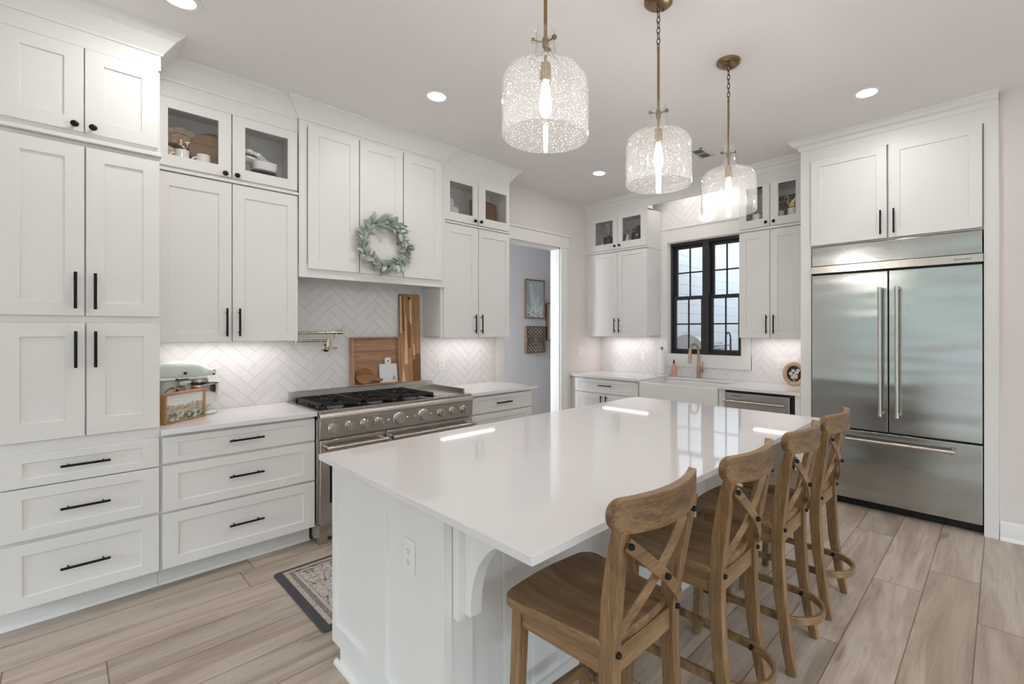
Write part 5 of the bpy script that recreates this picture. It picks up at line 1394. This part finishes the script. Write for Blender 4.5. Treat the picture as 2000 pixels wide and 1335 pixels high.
for bx, bz, ang, ln in ((2.97, 1.70, 1.75, .44), (2.93, 1.66, 2.3, .26), (3.02, 1.66, .95, .30), (2.98, 1.65, 1.35, .28), (2.90, 1.65, 2.7, .16), (3.06, 1.65, .5, .14)):
    n = int(ln/.034)
    for i in range(n):
        px, pz = bx+ln*i/n*math.cos(ang), bz+ln*i/n*math.sin(ang); sc = 1-.5*i/n
        for s in (-1, 1): flatleaf(m, px, pz, ang+s*.75, .080*sc, .026*sc, yf-.0002*(i % 5))
    flatleaf(m, bx+ln*math.cos(ang)*.95, bz+ln*math.sin(ang)*.95, ang, .06, .022, yf)
m.build('leaf_motif', LP, t, smooth=0)
qx0, qx1, qz0, qz1 = 2.783, 3.180, 1.116, 1.515
t, yf = hallframe('lattice_panel', 'square dark wooden lattice panel with diamond pattern, lower picture seen through the doorway', qx0, qx1, qz0, qz1, .050, .016, M_('panel_pale', C(196, 192, 188), .8))
m = MB(); cx, cz = (qx0+qx1)/2, (qz0+qz1)/2; hw = (qx1-qx0)/2-.016; hh = (qz1-qz0)/2-.016
def strip(mm, p, q, wd=.011, y0=yf-.016, y1=yf):
    a = Vector((p[0], p[1])); b = Vector((q[0], q[1])); d = (b-a).normalized(); n = Vector((-d.y, d.x))*wd/2
    pl = clip([(a+n)[:], (b+n)[:], (b-n)[:], (a-n)[:]], cx-hw, cx+hw, cz-hh, cz+hh)
    if pl: mm.prism(pl, y0, y1, lambda a_, b_, d_: (a_, d_, b_))
for r_ in (.045, .095, .15, .21, .275, .34):
    for sx in (-1, 1):
        for sz in (-1, 1): strip(m, (cx+sx*r_*1.02, cz), (cx, cz+sz*r_*1.02))
for ox in (-hw, hw):
    for r_ in (.06, .115):
        for sx in (-1, 1):
            for sz in (-1, 1): strip(m, (cx+ox+sx*r_, cz+sz*0), (cx+ox, cz+sz*r_), .009, yf-.012)
m.build('lattice', FRD, t, smooth=0)
rx0, rx1, rz0, rz1 = 3.215, 3.80, 1.30, 1.868
t, yf = hallframe('white_print', 'white framed print with a wooden edge, partly hidden by the right door jamb', rx0, rx1, rz0, rz1, .055, .012, M_('print_white', C(226, 228, 230), .7))
m = MB(); rnd = random.Random(9)
for i in range(26):
    a = rnd.uniform(0, 2*PI); px, pz = 3.33+rnd.uniform(-.03, .03), 1.53+rnd.uniform(-.05, .06)
    m.prism([(px, pz), (px+.022*math.cos(a), pz+.022*math.sin(a)), (px+.010*math.cos(a+.8), pz+.010*math.sin(a+.8))], yf-.0015, yf-.0002, lambda a_, b_, d_: (a_, d_, b_))
m.build('plant_motif', M_('print_dark_green', C(58, 66, 60), .7), t, smooth=0)

# ---------------------------------------------------------------- rug
def rugmat():
    k = NT('patterned_rug'); co = k.coord(); sp = k.n('ShaderNodeSeparateXYZ'); k.l(co, sp.inputs[0]); x, y = sp.outputs[0], sp.outputs[1]
    HX, HY = 1.10, .384
    ex = k.math('SUBTRACT', HX, k.math('ABSOLUTE', x)); ey = k.math('SUBTRACT', HY, k.math('ABSOLUTE', y))
    e = k.math('MINIMUM', ex, ey)
    mir = k.n('ShaderNodeCombineXYZ'); k.l(k.math('PINGPONG', x, .19), mir.inputs[0]); k.l(k.math('ABSOLUTE', y), mir.inputs[1])
    n1 = k.noise(mir.outputs[0], 26, 3, .6, 1.2); n2 = k.noise(co, 60, 3, .7)
    vo = k.n('ShaderNodeTexVoronoi', feature='DISTANCE_TO_EDGE'); k.l(mir.outputs[0], vo.inputs['Vector']); vo.inputs['Scale'].default_value = 17
    cream, taupe, dark, char = C(214, 202, 190), C(172, 156, 146), C(104, 98, 98), C(78, 74, 76)
    fld = k.ramp(n1, [(.36, dark), (.42, taupe), (.45, cream), (.58, cream), (.61, dark), (.65, cream)])
    ln = k.ramp(vo.outputs['Distance'], [(.02, (0, 0, 0, 1)), (.05, (1, 1, 1, 1))])
    fld = k.mix(k.math('MULTIPLY', k.math('SUBTRACT', 1.0, ln), .40), fld, dark)
    bpat = k.ramp(n1, [(.36, dark), (.46, cream), (.6, taupe)])
    band = k.ramp(e, [(.0, char), (.034, C(198, 182, 168)), (.058, char), (.082, C(204, 190, 178)), (.094, dark)])
    band.node.color_ramp.interpolation = 'CONSTANT'
    infield = k.math('GREATER_THAN', e, .100)
    inb = k.math('MULTIPLY', k.math('GREATER_THAN', e, .034), k.math('LESS_THAN', e, .082))
    c = k.mix(k.math('MULTIPLY', inb, .45), band, bpat)
    c = k.mix(infield, c, fld)
    med = k.math('ADD', k.math('MULTIPLY', k.math('ABSOLUTE', k.math('SUBTRACT', k.math('PINGPONG', k.math('ADD', x, .35), .5), .25)), 1.0), k.math('MULTIPLY', k.math('ABSOLUTE', y), 1.1))
    mr = k.ramp(med, [(.0, dark), (.05, taupe), (.07, char), (.10, cream)]); mr.node.color_ramp.interpolation = 'CONSTANT'
    c = k.mix(k.math('MULTIPLY', k.math('LESS_THAN', med, .10), k.math('MULTIPLY', infield, .8)), c, mr)
    c = k.mix(.35, c, k.ramp(n2, [(.3, (.62, .6, .6, 1)), (.7, (1, 1, 1, 1))]), 'MULTIPLY')
    k.l(c, k.b.inputs['Base Color']); k.b.inputs['Roughness'].default_value = .95
    k.bump(n2, .5, .004); return k.m
RUG = rugmat()
m = MB(); P = rr(-1.10, 1.10, -.384, .384, .02)
def wob(p, i): return (p[0]+.006*math.sin(p[1]*9+1), p[1]+.005*math.sin(p[0]*7))
m.loft([[(*wob(p, 0), .0005) for p in P], [(*wob(p, 0), .008) for p in P], [(wob(p, 0)[0]*.994, wob(p, 0)[1]*.985, .0115) for p in P]])
o = m.build('runner_rug', RUG, local=True); o.location = (.078, -1.245, FZ); tag(o, 'patterned grey and cream runner rug with a charcoal border between range and island', 'rug')
